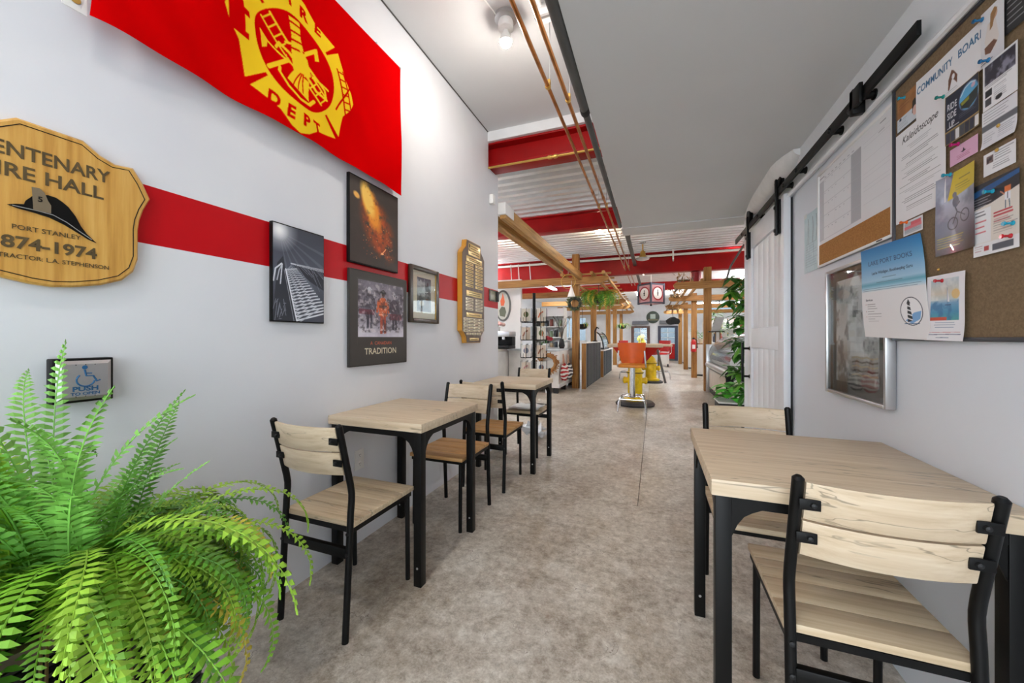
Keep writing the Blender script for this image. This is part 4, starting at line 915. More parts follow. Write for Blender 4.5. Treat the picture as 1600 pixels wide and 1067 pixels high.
paper('illustrated_flyer', 'large flyer with dark blue banner and a small cartoon office figure', 'flyer', 1.247, 1.383, 1.415, 1.604, c, .0155)
c = pg(1.592,1.692,1.549,1.597,.0014); c.rect(.006,.006,.094,.042,(190,196,204)).rect(.006,.02,.094,.03,(224,120,130)).rect(.04,.03,.09,.04,(220,100,110)).lines(.01,.09,.01,.018,.005,(90,90,100))
paper('small_sticker', 'small pink and grey sticker at the left edge of the board', 'sticker', 1.592, 1.692, 1.549, 1.597, c, .0125)
# Lake Port flyer, curled
c = pg(0,.285,0,.335,.0014,(226,224,224)); c.vgrad([(0,(226,222,220)),(.5,(224,222,222)),(.55,(150,196,214)),(.58,(96,160,184)),(.62,(160,196,216)),(.75,(120,170,206)),(1,(22,112,172))])
c.text('LAKE PORT BOOKS', .1425, .268, .024, (34,64,100), bold=.0001, sx=.98).text('Leslie Widdigan, Bookkeeping Guru', .15, .232, .0145, (30,44,66), bold=.0002, sx=.88).lines(.11,.18,.212,.216,.01,(40,50,60),.0016).lines(.08,.2,.198,.2,.01,(40,50,60),.0014).lines(.01,.27,.166,.18,.007,(60,80,100),.0014,.1)
c.text('Services', .04, .135, .011, (40,40,44), bold=.0002)
for i, y in enumerate((.122,.114,.106,.096,.086,.076,.068,.060)): c.line(.03, y, .06+random.random()*.04, y, .0012, (90,80,80)); 
for y in (.122,.096,.076): c.ell(.022,y,.0015,.0015,(160,60,50))
c.ell(.225,.09,.042,.046,(40,44,52)).ell(.225,.09,.0395,.0435,(232,230,230)).poly([(.20,.06),(.235,.085),(.262,.09),(.255,.065),(.225,.05)], (120,166,210)).poly([(.208,.055),(.213,.115),(.222,.115),(.228,.06)], (30,32,36))
for i in range(4): c.line(.209,.068+i*.014,.226,.062+i*.014,.004,(232,232,232))
c.poly([(.21,.115),(.2175,.13),(.225,.115)], (30,32,36)).line(.195,.05,.25,.05,.002,(60,90,120))
o = wall('lake_flyer', 'blue topped flyer with a lighthouse emblem curling off the board', 'flyer', 1.70, 1.205, 'R', .016, 'papers pinned to the notice board')
def lkd(X, Y): u = X/.285; v = Y/.335; return .003 + .040*np.clip(1-u, 0, 1)**.8 + .006*np.clip(1-v, 0, 1)*(1-u) + .003*np.sin(v*5)
def lktf(X, Y): u = X/.285; v = Y/.335; return X - .056*(v-.0)*1.0 + .03*np.clip(v-.62, 0, 1)**1.4*u*-1.2, Y - .012*u*(1-v)
c.sheet('printed_sheet', m_print, o, lkd, ox=-.118, tf=lktf)
c = pg(1.408,1.563,1.192,1.388,.0014,(240,240,244)); w_ = .155; X, Y = c.X, c.Y; m_ = (X > .018)*(X < .132)*(Y > .06)*(Y < .182)
for ch, st_ in enumerate(((86,70,120,200,214,190),(170,150,170,214,206,206),(170,190,206,216,190,216))): c.a[..., ch] = np.where(m_, np.interp(Y, [.06,.085,.11,.122,.14,.18], st_), c.a[..., ch])
c.cloud(.03,.5,.7,(240,240,236),.6,m_*(Y > .12),41); c.cloud(.02,.5,.68,(50,110,160),.6,m_*(Y < .118),42); c.rect(.018,.06,.085,.07,(206,82,56)).ell(.12,.135,.016,.014,(236,196,120),.8).poly([(.085,.115),(.088,.15),(.096,.113)], (240,240,244)).line(.078,.105,.10,.105,.003,(60,90,130)).line(.0865,.11,.0865,.155,.0012,(90,110,150))
c.lines(.03,.125,.036,.054,.007,(90,120,160),.0016,.3,.8,True).line(.015,.024,.14,.026,.0012,(200,110,110)).line(.012,.018,.142,.02,.0016,(70,80,110)).line(.05,.009,.1,.01,.0016,(80,100,140))
paper('sailboat_card', 'white card with a watercolour sailboat hanging below the board', 'card', 1.408, 1.563, 1.192, 1.388, c, .019, tilt=-.02, cornery=.006)
# push pins
pins = [(1.683,2.027,'teal',.0135),(1.348,2.030,'blue',.019),(1.328,1.911,'blue',.019),(1.491,1.915,'green',.017),(1.437,1.748,'magenta',.015),(1.458,1.671,'teal',.02),(1.319,1.572,'teal',.0165),(1.262,1.475,'teal',.0165),(1.669,1.594,'orange',.014),(1.491,1.37,'red',.02),(1.525,1.408,'brass',.010),(1.268,1.446,'red',.0165),(1.304,1.73,'brass',.016),(1.311,1.672,'brass',.0145)]
pc = {'teal': (20,150,180), 'blue': (20,100,150), 'green': (16,130,120), 'magenta': (170,20,100), 'orange': (220,100,30), 'red': (180,26,40), 'brass': (214,190,110)}
pw_ = ['on the wood toned card','at the top of the portrait card','on the banner lower corner','at the corner of the night poster','on the pink card','on the cyclist poster','on the cartoon office flyer','at the right edge of the board','on the small sticker','on the sailboat card','stuck in bare board above the sailboat card','low at the right edge of the board','on the grey band flyer','on the business card']
for (y, z, n_, off), wh in zip(pins, pw_):
    o = wall('push_pin', '%s push pin %s' % (n_, wh), 'push pin', y, z, 'R', off, 'push pins on the notice board')
    if n_ == 'brass': part('head', MB().lathe([(.0045,0),(.005,.001),(.003,.0035),(.0005,.004)], n=12), m_gold, o)
    else: part('head', MB().lathe([(.0035,0),(.006,.001),(.0055,.003),(.003,.005),(.0032,.013),(.0055,.016),(.005,.019)], n=12), M('pin_'+n_, pc[n_], .25, coat=.5), o)
    part('needle', MB().tube([(0,0,-.004),(0,0,0)], .0006, 5), m_steel, o)
# calendar board
cb = wall('calendar_board', 'white planner board with grid and a cork strip below', 'planner board', 2.087, 1.567, 'R')
W, H = .332, .49
part('back_panel', MB().box(-W,0,0,W,H,.008), m_white, cb)
for a in ((-W,0,W,.012),(-W,H-.012,W,H),(-W,.012,-W+.012,H-.012),(W-.012,.012,W,H-.012)): part('frame_rail', MB().box(a[0],a[1],0,a[2],a[3],.015,.002), m_white, cb)
part('cork_strip', MB().box(-W+.012,.012,.008,W-.012,.115,.0105), m_cork, cb)
c = Cv(2*W-.024, H-.13, .002, (232,233,236)); ww, hh = c.w, c.h
c.rect(.0,.02,.055,hh-.04,(196,197,202)).rect(.335,.02,.42,hh-.04,(180,182,188))
for j in range(6): c.line(.0,.02+j*(hh-.06)/5,.42,.02+j*(hh-.06)/5,.0014,(190,191,196))
for i in range(8): x = .055+i*.04; c.line(x,.02,x,hh-.04,.001,(206,206,212)); c.line(x+.008,hh-.03,x+.026,hh-.03,.002,(120,120,130)); 
for j in range(17): c.line(.44,.03+j*.018,ww-.01,.03+j*.018,.001,(200,201,206))
for k_ in range(30): x = .06+random.randrange(7)*.04; y = .02+random.randrange(5)*(hh-.06)/5; c.line(x+.004,y+.05,x+.012,y+.05,.003,(150,150,160))
c.line(.005,hh-.02,.06,hh-.02,.003,(90,92,100)).line(.56,hh-.02,.6,hh-.02,.003,(120,120,128)).line(.55,hh-.05,.59,hh-.05,.003,(150,150,156))
c.sheet('planner_print', m_print, cb, oy=.116, thick=.0088)
part('maker_mark', MB().box(.23,.003,.0152,.27,.008,.0156), m_dark, cb)
# pale blue paper by the door
c = Cv(.235,.33,.002,(190,212,218)); c.cloud(.06,.45,.7,(206,224,228),.8,seed=6); 
for x in (.06,.12,.17): c.path([(x,.30),(x+.006,.24),(x-.004,.16)],.004,(70,84,96))
for i in range(14): x = .02+.2*random.random(); c.line(x,.03+random.random()*.1,x+random.uniform(-.006,.006),.16+random.random()*.12,.0014,(120,140,150),.8)
c.lines(.02,.2,.03,.16,.014,(130,150,160),.0012,.5)
o = wall('pale_blue_drawing', 'pale blue drawing on paper taped to the wall near the barn door', 'drawing', 2.52, 1.57, 'R', .002); c.sheet('drawing', m_print, o, thick=.001)
for sx in (-.10, .10): part('tape', MB().box(sx-.02,.315,.0014,sx+.02,.34,.002), M('clear_tape', (220,224,222), .3), o)
# framed black and white photo with reflective glass
pf = wall('silver_framed_photo', 'silver framed black and white photo behind reflective glass', 'picture', 2.012, .938, 'R')
W, H = .257, .585; fw_ = .016
for a in ((-W,0,-W+fw_,H),(W-fw_,0,W,H),(-W+fw_,0,W-fw_,fw_),(-W+fw_,H-fw_,W-fw_,H)): part('frame_rail', MB().box(a[0],a[1],.002,a[2],a[3],.034,.004), m_steel, pf)
part('mat_board', MB().box(-W+.014,.014,.004,W-.014,H-.014,.016), M('charcoal_mat', (66,65,64), .4), pf)
c = Cv(.36,.46,.002,(150,150,150)); c.vgrad([(0,(120,116,110)),(.25,(170,168,164)),(.45,(226,228,230)),(.8,(206,208,212)),(1,(236,236,234))])
c.cloud(.08,.42,.62,(226,228,230),.8,seed=51); c.cloud(.06,.5,.66,(90,92,96),.6,seed=52); c.poly([(.13,.12),(.15,.30),(.22,.32),(.25,.12)], (232,233,234),.8); c.ell(.19,.33,.03,.035,(196,196,196),.8)
for i in range(5): c.path([(.15+.04*k, .04+i*.018+.006*(k % 2)) for k in range(6)], .007, (70,60,50) if i % 2 else (176,160,130))
for i in range(9): x = .02+.33*random.random(); y = .25+.15*random.random(); c.rect(x,y,x+.03,y+.05,random.choice([(190,192,196),(90,94,98),(216,218,220)]),.7)
c.sheet('photo', m_print, pf, oy=.065, thick=.0168)
part('glass', MB().box(-W+.015,.015,.026,W-.015,H-.015,.0275), m_glass, pf)

# ================================================================== fern in a woven planter
FX, FYY = -1.22, .42
ps = thing('planter_basket', 'square black woven planter basket under the fern', 'planter', (FX, FYY, 0))
part('liner', MB().box(-.165,-.165,.02,.165,.165,.635), m_black, ps)
wv = MB()
for i in range(31):
    z = .02+i*.02
    for s_ in (-1, 1):
        pts = [(-.17+.34*k/12, s_*(.17+.004*((k+i) % 2)), z) for k in range(13)]; wv.tube(pts, .0085, 5); wv.tube([(y_, x_, z_) for x_, y_, z_ in pts], .0085, 5)
part('weave', wv, m_dark, ps, kind='stuff')
for sx in (-1, 1):
    part('rim_rail', MB().box(-.19, sx*.165, .63, .19, sx*.19, .655, .004), M('rim_brown', (96,82,64), .6), ps); part('rim_rail', MB().box(sx*.165, -.165, .63, sx*.19, .165, .655, .004), M('rim_brown', (96,82,64), .6), ps)
fn = thing('boston_fern', 'large bushy green fern with drooping fronds in the left foreground', 'fern', (FX, FYY, .636))
part('soil', MB().lathe([(.15,0),(.15,.02),(.05,.03)], n=18), m_soil, fn)
def frond(az, elev, L, droop, wid, n=30, base=(0,0,.02), tw=0.0, clampx=None):
    mb = MB(); d_ = Vector((math.cos(az), math.sin(az), 0)); side = Vector((-d_.y, d_.x, 0)); p = Vector(base); pit = elev; st = L/n; pts = [p.copy()]; lv = []; lf = []
    for i in range(n):
        t_ = i/(n-1); pit -= droop/n*(.35+1.5*t_); f = d_*math.cos(pit) + Vector((0,0,1))*math.sin(pit); up = side.cross(f)*-1
        az2 = tw*st; d_ = Matrix.Rotation(az2, 3, 'Z') @ d_; side = Vector((-d_.y, d_.x, 0))
        p = p + f*st; pts.append(p.copy())
        if i < 3: continue
        ln = wid*(min(1, t_*4+.25))*(1-t_**3.2*.93)*random.uniform(.85,1.12)
        for s_ in (-1, 1):
            q = p - f*st*(.0 if s_ > 0 else .5)
            dr = (side*s_ + f*.28 + up*random.uniform(-.25,.22)).normalized(); hwid = st*.52
            o_ = len(lv); fold = up*(hwid*.35)
            lv += [tuple(q-f*hwid*.45), tuple(q+f*hwid*.5+dr*ln*.1), tuple(q+dr*ln*.55+f*hwid*.75+fold), tuple(q+dr*ln+f*hwid*.25), tuple(q+dr*ln*.5-f*hwid*.6+fold)]
            lf += [(o_,o_+1,o_+2,o_+4),(o_+4,o_+2,o_+3)]
    mb.tube(pts[::3]+[pts[-1]], [.0022*(1-.6*i/(len(pts[::3]))) for i in range(len(pts[::3])+1)], 4); mb.add(lv, lf)
    if clampx is not None: mb.v = [(max(x, clampx), y, z) for x, y, z in mb.v]
    return mb
rs = random.Random(11)
def fmesh(mb, name, mat, parent):
    me = bpy.data.meshes.new(name); me.from_pydata(mb.v, [], mb.f); me.materials.append(mat); me.polygons.foreach_set('use_smooth', [False]*len(me.polygons)); return link(name, me, parent)
CL = LX+.012-FX
random.seed(5)
for i in range(290):
    u = rs.random()
    az = rs.uniform(-.95*PI, .95*PI) if u < .35 else rs.uniform(-1.1, 1.75)
    if i >= 250: az = rs.uniform(-.1, 1.0)
    if i < 50: el, L, dr = rs.uniform(1.1,1.5), rs.uniform(.36,.68), rs.uniform(.3,1.3); az = rs.uniform(-PI, PI) if u < .6 else rs.uniform(-2.4,-.9)
    elif i < 120: el, L, dr = rs.uniform(.75,1.25), rs.uniform(.34,.56), rs.uniform(1.8,2.8)
    else: el, L, dr = rs.uniform(.2,.9), rs.uniform(.42,.70), rs.uniform(2.1,3.0)
    if .25 < az < 2.3: L *= .70 if i < 200 else .8
    k = 4 if rs.random() < .05 else (3 if i < 50 and rs.random() < .7 else rs.choice([0,0,1,2,2]))
    if i >= 60 and -.85 < az < -.02 and rs.random() < .55: continue
    r0 = rs.uniform(0,.11); a0 = az + rs.uniform(-.5,.5)
    fmesh(frond(az, el, L, dr, rs.uniform(.030,.042), 34, (r0*math.cos(a0), r0*math.sin(a0), .02), rs.uniform(-1.2,1.2), CL), 'frond', m_frond[k], fn)
for i in range(8):
    az = rs.uniform(-1.2,1.5); mb = MB(); p0 = Vector((.10*math.cos(az), .10*math.sin(az), .03))
    part('dry_stem', MB().tube([p0[:], (p0+Vector((.10*math.cos(az),.10*math.sin(az),.03)))[:], (p0+Vector((.13*math.cos(az),.13*math.sin(az),-.15)))[:], (p0+Vector((.12*math.cos(az+.1),.12*math.sin(az+.1),-.3)))[:]], .0025, 5), m_stem, fn)
# ================================================================== the shop: timber frames
bm1 = thing('timber_beam', 'upper rough timber beam running from the wall end to the pergola post', 'beam', (-1.575, 3.84, 2.53), group='rough timber pergola')
part('timber', MB().box(-.035, .02, 0, .035, 4.75, .15, .004), m_beamy, bm1); part('end_box', MB().box(-.045, -.008, .04, .045, .26, .17, .004), m_white, bm1)
bm2 = thing('timber_beam', 'lower rough timber beam ending short of the pergola post', 'beam', (-1.73, 3.84, 2.49), group='rough timber pergola')
part('timber', MB().box(-.035, .0, 0, .035, 3.5, .13, .004), m_beamy, bm2); part('bolt', MB().tube([(-.05,3.4,.04),(.06,3.4,.04)], .01, 6), m_steel, bm2)
ordn = ['nearest', 'second', 'third', 'fourth', 'farthest']
for k, (x0_, y, zt) in enumerate(((-1.755,8.95,3.2), (-1.73,11.6,2.62), (-1.63,14.6,2.62), (-1.63,17.2,2.62), (-1.63,20.6,2.62))):
    solo('timber_post', MB().box(-.08,-.08,0,.08,.08,zt,.006), m_post, '%s timber post of the left pergola' % ordn[k], 'post', 'rough timber pergola', loc=(x0_, y, 0))
    bmx = MB().prism([(-2.6,0),(.42,0),(.60,.07),(.64,.11),(.60,.17),(-2.6,.17)], -.05, .05, 'XZ')
    solo('timber_crossbeam', bmx, m_beamx, '%s crossbeam of the left pergola' % ordn[k], 'beam', 'rough timber pergola', loc=(-1.6, y-.135, 2.46))
for k, (x, n_) in enumerate(((-1.06,'aisle side'), (-1.32,'middle'), (-2.0,'inner'))):
    solo('timber_purlin', MB().box(-.03,8.5,0,.03,20.6,.07), m_beamy, '%s long purlin on top of the left pergola' % n_, 'beam', 'rough timber pergola', loc=(x, 0, 2.632))
for i in range(15):
    y = 9.0+i*.78
    o = solo('timber_batten', MB().box(-1.05,-.02,0,.12,.02,.04), m_beamx, '%s short batten across the left pergola purlins, counted from the front' % (['first','second','third','fourth','fifth','sixth','seventh','eighth','ninth','tenth','eleventh','twelfth','thirteenth','fourteenth','fifteenth'][i]), 'batten', 'rough timber pergola', loc=(-1.06, y, 2.703))
for k, (y, zt) in enumerate(((9.45,2.80), (12.5,2.55), (15.7,2.55), (18.9,2.55))):
    solo('timber_post', MB().box(-.075,-.075,0,.075,.075,zt,.006), m_post, '%s timber post of the right pergola' % ordn[k], 'post', 'rough timber pergola', loc=(1.13, y+.05, 0))
    solo('timber_crossbeam', MB().prism([(-.70,.03),(-.62,0),(3.2,0),(3.2,.155),(-.66,.155),(-.72,.10)], -.05, .05, 'XZ'), m_beamx, '%s crossbeam of the right pergola' % ordn[k], 'beam', 'rough timber pergola', loc=(1.13, y-.13, 2.31))
for k, x in enumerate((.55, .8, 1.0)):
    solo('timber_purlin', MB().box(-.025,9.3,0,.025,19,.06), m_beamy if k else M('grey_purlin', (120,118,112), .6), '%s purlin of the right pergola' % ('aisle side','middle','grey inner')[k], 'beam', 'rough timber pergola', loc=(x, 0, 2.466))
# dried flowers and baskets on the right pergola ends
def dried(loc, label, n=26, r=.22, col=((150,110,60),(190,160,110),(110,84,50),(206,196,180))):
    t = thing('dried_flowers', label, 'dried flowers', loc, group='dried flowers on the right pergola')
    part('stems', MB().tube([(-r*.6,0,.03),(r*.6,0,.03)], .02, 6), m_stem, t)
    for q in range(4):
        mb = MB()
        for i in range(n//4):
            a = random.uniform(0, 6.28); x = random.uniform(-r, r); z = random.uniform(-.02, .16)
            p_ = Vector((x, random.uniform(-.1,.1), z)); d_ = Vector((math.cos(a)*.4, math.sin(a)*.4, random.uniform(.1,.8))).normalized(); s_ = d_.cross(Vector((0,0,1))).normalized()*.02
            mb.add([tuple(p_-d_*.02), tuple(p_+s_+d_*.04), tuple(p_+d_*.11), tuple(p_-s_+d_*.04)], [(0,1,2,3)])
        part('petals', mb, M('dried_%d' % q, col[q], .8), t, kind='stuff')
    return t
dried((.62, 9.28, 2.47), 'dried flower bundle on the nearest right crossbeam'); dried((.6, 11.2, 2.30), 'pale dried flower bundle hung below the right purlins', 30, .2); dried((.62, 12.3, 2.47), 'dried flower bundle on the second right crossbeam'); dried((.64, 14.6, 2.2), 'low trailing dried flowers on the right pergola', 30, .24)
rb = thing('red_banner_roll', 'dark red drum hanging beside the nearest right post', 'drum', (.93, 9.9, 2.42)); part('drum', MB().lathe([(.10,0),(.125,.02),(.125,.34),(.10,.36)], n=20), M('drum_red', (150,16,26), .4), rb); part('hanger', MB().tube([(0,0,.36),(0,0,.86)], .01, 6), m_dark, rb)
bs_ = thing('hanging_sign', 'dark cloud shaped sign hanging near the far red door', 'sign', (.80, 18.5, 1.80)); part('board', MB().prism([(-.28,.1),(-.2,.02),(-.1,.0),(.12,.03),(.24,.02),(.3,.14),(.26,.26),(.15,.3),(.05,.36),(-.1,.34),(-.2,.28),(-.3,.2)], -.03, .03, 'XZ'), m_black, bs_); part('chain', MB().tube([(0,0,.34),(0,0,.68)], .012, 6), m_dark, bs_)

# ================================================================== left counter and things
cn = thing('white_counter', 'white counter cabinet with a pale top, striped bags on its side', 'counter', (-2.47, 8.75, 0))
part('body', MB().box(-.6,-.87,.12,.55,.8,.92,.004), M('counter_white', (232,230,226), .4), cn); part('countertop', MB().box(-.63,-.9,.92,.58,.83,.955,.004), M('counter_top', (206,212,216), .3), cn)
for x in (-.5, .3, .48):
    for y in (-.8, -.1, .7): part('foot', MB().box(x-.05,y-.05,0,x+.05,y+.05,.12), m_trim if x < .4 else m_dark, cn)
part('kick_strip', MB().box(.55,-.87,.12,.565,.8,.2), m_trim, cn)
def stripe_bag(loc, c1, c2, label):
    t = thing('striped_bag', label, 'bag', loc, group='striped bags hung on the white counter'); n = 9; H = .36
    for i in range(n):
        z0, z1 = H*i/n, H*(i+1)/n; mb = MB(); vs = []; fs = []; K = 16
        for z in (z0, z1):
            f = math.sin(PI*min(1,max(0,(z/H*.86+.12))))**.55
            for j in range(K):
                a = 2*PI*j/K; vs.append((.10*f*max(-.3, math.cos(a)), .22*f*math.sin(a), z + .012*math.sin(a*3+i)))
        for j in range(K): fs.append((j, (j+1) % K, K+(j+1) % K, K+j))
        if i == 0: fs.append(tuple(range(K)))
        if i == n-1: fs.append(tuple(range(K, 2*K)))
        part('stripe_band', mb.add(vs, fs), c1 if i % 2 == 0 else c2, t)
    part('strap', MB().tube([(.0,-.07,.34),(-.01,-.03,.52),(-.015,0,.56),(-.01,.03,.52),(.0,.07,.34)], .014, 6), M('rope_tan', (186,150,128), .8), t)
    return t
m_bw = M('bag_white', (238,236,232), .7)
stripe_bag((-1.86, 8.12, .28), M('bag_red', (186,36,44), .7), m_bw, 'red and white striped bag hung on the white counter')
stripe_bag((-1.86, 8.60, .26), M('bag_navy', (40,42,52), .7), m_bw, 'black and white striped bag hung on the white counter')
def ringwreath(name, label, loc, r, r2, mat, fr='F', leaf=None):
    t = thing(name, label, 'wreath', loc, fr=fr); K = 24
    part('ring', MB().tube([(r*math.cos(2*PI*i/K), r*math.sin(2*PI*i/K), r2) for i in range(K)], [r2*random.uniform(.75,1.2) for i in range(K)], 7, closed=True), mat, t)
    mb = MB()
    for i in range(90):
        a = random.uniform(0, 2*PI); b = a+random.uniform(-.8,.8); rr = r+random.uniform(-r2,r2); p_ = Vector((rr*math.cos(a), rr*math.sin(a), r2+random.uniform(-.5,1)*r2)); d_ = Vector((math.cos(b), math.sin(b), random.uniform(-.2,.6)))*r2*1.6; s_ = Vector((-math.sin(b), math.cos(b), 0))*r2*.35
        mb.add([tuple(p_), tuple(p_+d_*.5+s_), tuple(p_+d_), tuple(p_+d_*.5-s_)], [(0,1,2,3)])
    part('twigs', mb, leaf or mat, t, kind='stuff'); return t
ringwreath('twig_wreath', 'round brown twig wreath hung on the white counter end', (-2.14, 7.86, .66), .17, .045, M('twig', (150,104,56), .8))
ringwreath('dark_wreath', 'round dark leafy wreath hung on the nearest left post', (-1.76, 8.86, 2.02), .13, .04, M('dark_leaf', (40,46,38), .7), leaf=M('wreath_leaf', (86,96,52), .7))
hp = thing('gold_hoop', 'thin gold hoop hanging in front of the left crossbeam', 'hoop', (-1.80, 8.3, 2.47), fr='F'); part('hoop', MB().tube([(.16*math.cos(2*PI*i/32), .16*math.sin(2*PI*i/32), 0) for i in range(32)], .008, 6, closed=True), m_gold, hp); part('string', MB().tube([(0,.16,0),(0,.30,0)], .004, 5), m_white, hp)
cb_ = thing('paper_cone', 'white paper cone ornament hanging inside the gold hoop', 'ornament', (-1.73, 8.3, 2.12)); part('cone', MB().lathe([(.09,0),(.05,.12),(.004,.26)], n=14), m_paper, cb_); part('thread', MB().tube([(0,0,.26),(0,0,.36)], .003, 4), m_white, cb_)
# things on the counter
vs_ = thing('vase_with_branches', 'dark vase with tall bare branches on the white counter', 'vase', (-2.02, 8.6, .955)); part('vase', MB().lathe([(.05,0),(.075,.06),(.06,.16),(.045,.2),(.05,.22)], n=16), m_dark, vs_)
br = MB()
for i in range(9): a = i*.7; br.tube([(0,0,.2),(.05*math.cos(a),.05*math.sin(a),.45),(.16*math.cos(a),.16*math.sin(a),.62+.04*(i % 3)),(.22*math.cos(a+.3),.22*math.sin(a+.3),.75)], .006, 5)
part('branches', br, M('branch_grey', (96,90,84), .7), vs_)
def bouquet(loc, label, cols, r=.12, h=.28, pot=None):
    t = thing('flower_pot', label, 'flowers', loc); part('pot', MB().lathe([(.05,0),(.07,.12),(.065,.12)], n=14), pot or m_white, t)
    part('stems', MB().tube([(0,0,.1),(.02,0,h*.8)], .01, 5).tube([(0,0,.1),(-.03,.02,h*.8)], .008, 5), m_leaf, t)
    for i in range(10):
        a = i*2.4; rr = r*math.sqrt((i+.5)/10); part('bloom', MB().ball((rr*math.cos(a), rr*math.sin(a), h-rr*.5), .035+.01*(i % 3), 6, (1,1,.8)), M('bloom_%d' % hash(cols[i % len(cols)]), cols[i % len(cols)], .6), t)
    return t
bouquet((-2.32, 8.3, .955), 'red and pink flowers on the white counter', [(196,50,54),(220,130,130),(160,40,50)])
bouquet((-3.35, 7.9, 1.33), 'pale pink flowers on top of the coffee machine', [(236,200,190),(230,180,176)], .14, .24)
for k, (x, y, w_, h_) in enumerate(((-1.98,9.1,.14,.2),(-2.0,9.35,.12,.26))):
    f_ = thing('photo_stand', ('small white photo stand on the counter','taller white photo stand on the counter rear')[k], 'picture', (x, y, .955)); part('frame', MB().box(-w_/2,-.01,0,w_/2,.01,h_,.003), m_white, f_); part('picture', MB().box(-w_/2+.02,-.012,.02,w_/2-.02,-.01,h_-.02), M('photo_grey_%d' % k, (96-20*k,98,104), .4), f_)
bxw = thing('storage_tin', 'white lidded tin on the counter corner by the post', 'tin', (-2.05, 8.95, .955)); part('body', MB().box(-.12,-.12,0,.12,.12,.14,.01), m_white, bxw); part('lid', MB().box(-.125,-.125,.14,.125,.125,.165,.008), m_steel, bxw)
# card rack with cards
rk = thing('card_rack', 'black wire card spinner rack standing by the white counter', 'card rack', (-1.95, 6.22, 0))
part('pole', MB().tube([(0,0,.05),(0,0,1.98)], .028, 10), m_black, rk); part('base', MB().lathe([(.30,0),(.30,.02),(.06,.05)], n=24), m_black, rk)
wires = MB(); cards = []
for ti, z in enumerate((1.47, 1.16, .86, .57)):
    for a in range(4):
        an = a*PI/2 + .25; c_, s_ = math.cos(an), math.sin(an)
        for off in (-.13, .13):
            bx_, by_ = .12*c_ - off*s_, .12*s_ + off*c_
            p_ = [(bx_-.09*s_*k, by_+.09*c_*k, z) for k in (-1, 1)]; q_ = [(x+.05*c_, y+.05*s_, z+.01) for x, y, _ in p_]
            wires.tube(p_, .0035, 4).tube(q_, .0035, 4)
            for k in range(2): wires.tube([p_[k], (p_[k][0], p_[k][1], z+.24)], .0035, 4).tube([q_[k], (q_[k][0], q_[k][1], z+.08)], .0035, 4).tube([p_[k], q_[k]], .0035, 4)
            cards.append((ti, a, an, bx_+.02*c_, by_+.02*s_, z+.008))
    wires.tube([(.12*math.cos(2*PI*k/16), .12*math.sin(2*PI*k/16), z) for k in range(16)], .004, 4, closed=True)
part('wire_pockets', wires, m_black, rk, kind='stuff')
pal = [(232,226,214),(226,220,206),(214,196,176),(238,236,232),(228,214,200),(206,186,160)]; ink = [(206,106,60),(96,110,60),(150,90,60),(120,130,150),(190,120,130),(90,80,70)]; colw = {0:'rust',1:'olive',2:'brown',3:'blue grey',4:'pink',5:'dark'}
tn = ['top', 'second', 'third', 'lowest']; fc = ['aisle', 'far', 'wall', 'front']
kk = 0
for ti, a, an, x, y, z in cards:
    if a == 1: continue
    kk += 1; ii = (kk*5+ti) % 6; hgt = random.uniform(.19,.225)
    o = thing('greeting_card', 'x', 'card', (-1.95+x, 6.22+y, z), rz=an, group='cards in the wire rack')
    o['label'] = 'greeting card with %s picture, %s tier, %s side %s pocket' % (colw[ii], tn[ti], fc[a], 'left' if kk % 2 else 'right')
    part('sheet', MB().box(-.003,-.075,0,.003,.075,hgt), M('card_%d' % ii, pal[ii], .6), o)
    part('picture', MB().ball((.0035,.0,hgt*.55), .045, 6, (.03,1,1.1)) if ii % 2 else MB().tube([(.004,-.05,hgt*.3),(.004,-.02,hgt*.62),(.004,.03,hgt*.75)], .012, 5), M('card_ink_%d' % ii, ink[ii], .6), o)
# coffee counter
cc = thing('coffee_counter', 'stainless chilled coffee counter with white top at the left', 'counter', (-3.75, 7.6, 0))
part('body', MB().box(-1.0,-.4,.1,.66,.4,.90,.005), M('coffee_white', (226,226,226), .4), cc); part('countertop', MB().box(-1.02,-.43,.90,.64,.43,.965,.006), m_white, cc); part('steel_front', MB().box(-.98,-.43,.62,.62,-.40,.84), m_steel, cc); part('dark_shelf', MB().box(-.98,-.425,.52,.62,-.40,.62), m_black, cc)  # black strip below the steel front carries the cup labels
for i in range(7): part('cup_label', MB().box(-.75+i*.19,-.432,.55,-.64+i*.19,-.425,.60), m_white, cc)
em = thing('espresso_machine', 'black and silver espresso machine on the coffee counter', 'coffee machine', (-3.15, 7.62, .965)); part('base', MB().box(-.26,-.2,0,.26,.22,.07,.01), m_black, em); part('back', MB().box(-.26,.0,.07,.26,.22,.26,.01), m_black, em); part('head', MB().box(-.27,-.2,.26,.27,.22,.38,.02), m_steel, em); part('group_head', MB().lathe([(.035,.2),(.035,.26)], (-.1,-.1,0), 14).lathe([(.035,.2),(.035,.26)], (.1,-.1,0), 14), m_chrome, em); part('portafilter', MB().tube([(-.1,-.1,.2),(-.1,-.26,.18)], .012, 6).tube([(.1,-.1,.2),(.1,-.26,.18)], .012, 6), m_black, em)
lp = struct('wall_shop_panel', MB().box(-4.6,9.3,0,-3.28,9.4,2.75), m_white, 'white partition panel behind the coffee counter')
ov = thing('oval_sign', 'oval sign with an orange flame shape on white partition', 'sign', (-3.78, 9.3, 1.64), fr='F')
part('rim', MB().prism([(.22*math.cos(a), .42+.42*math.sin(a)) for a in np.linspace(0, 2*PI, 33)[:-1]], 0, .03), m_grey, ov); part('face', MB().prism([(.18*math.cos(a), .42+.37*math.sin(a)) for a in np.linspace(0, 2*PI, 33)[:-1]], .03, .036), M('sign_face', (206,206,196), .5), ov)
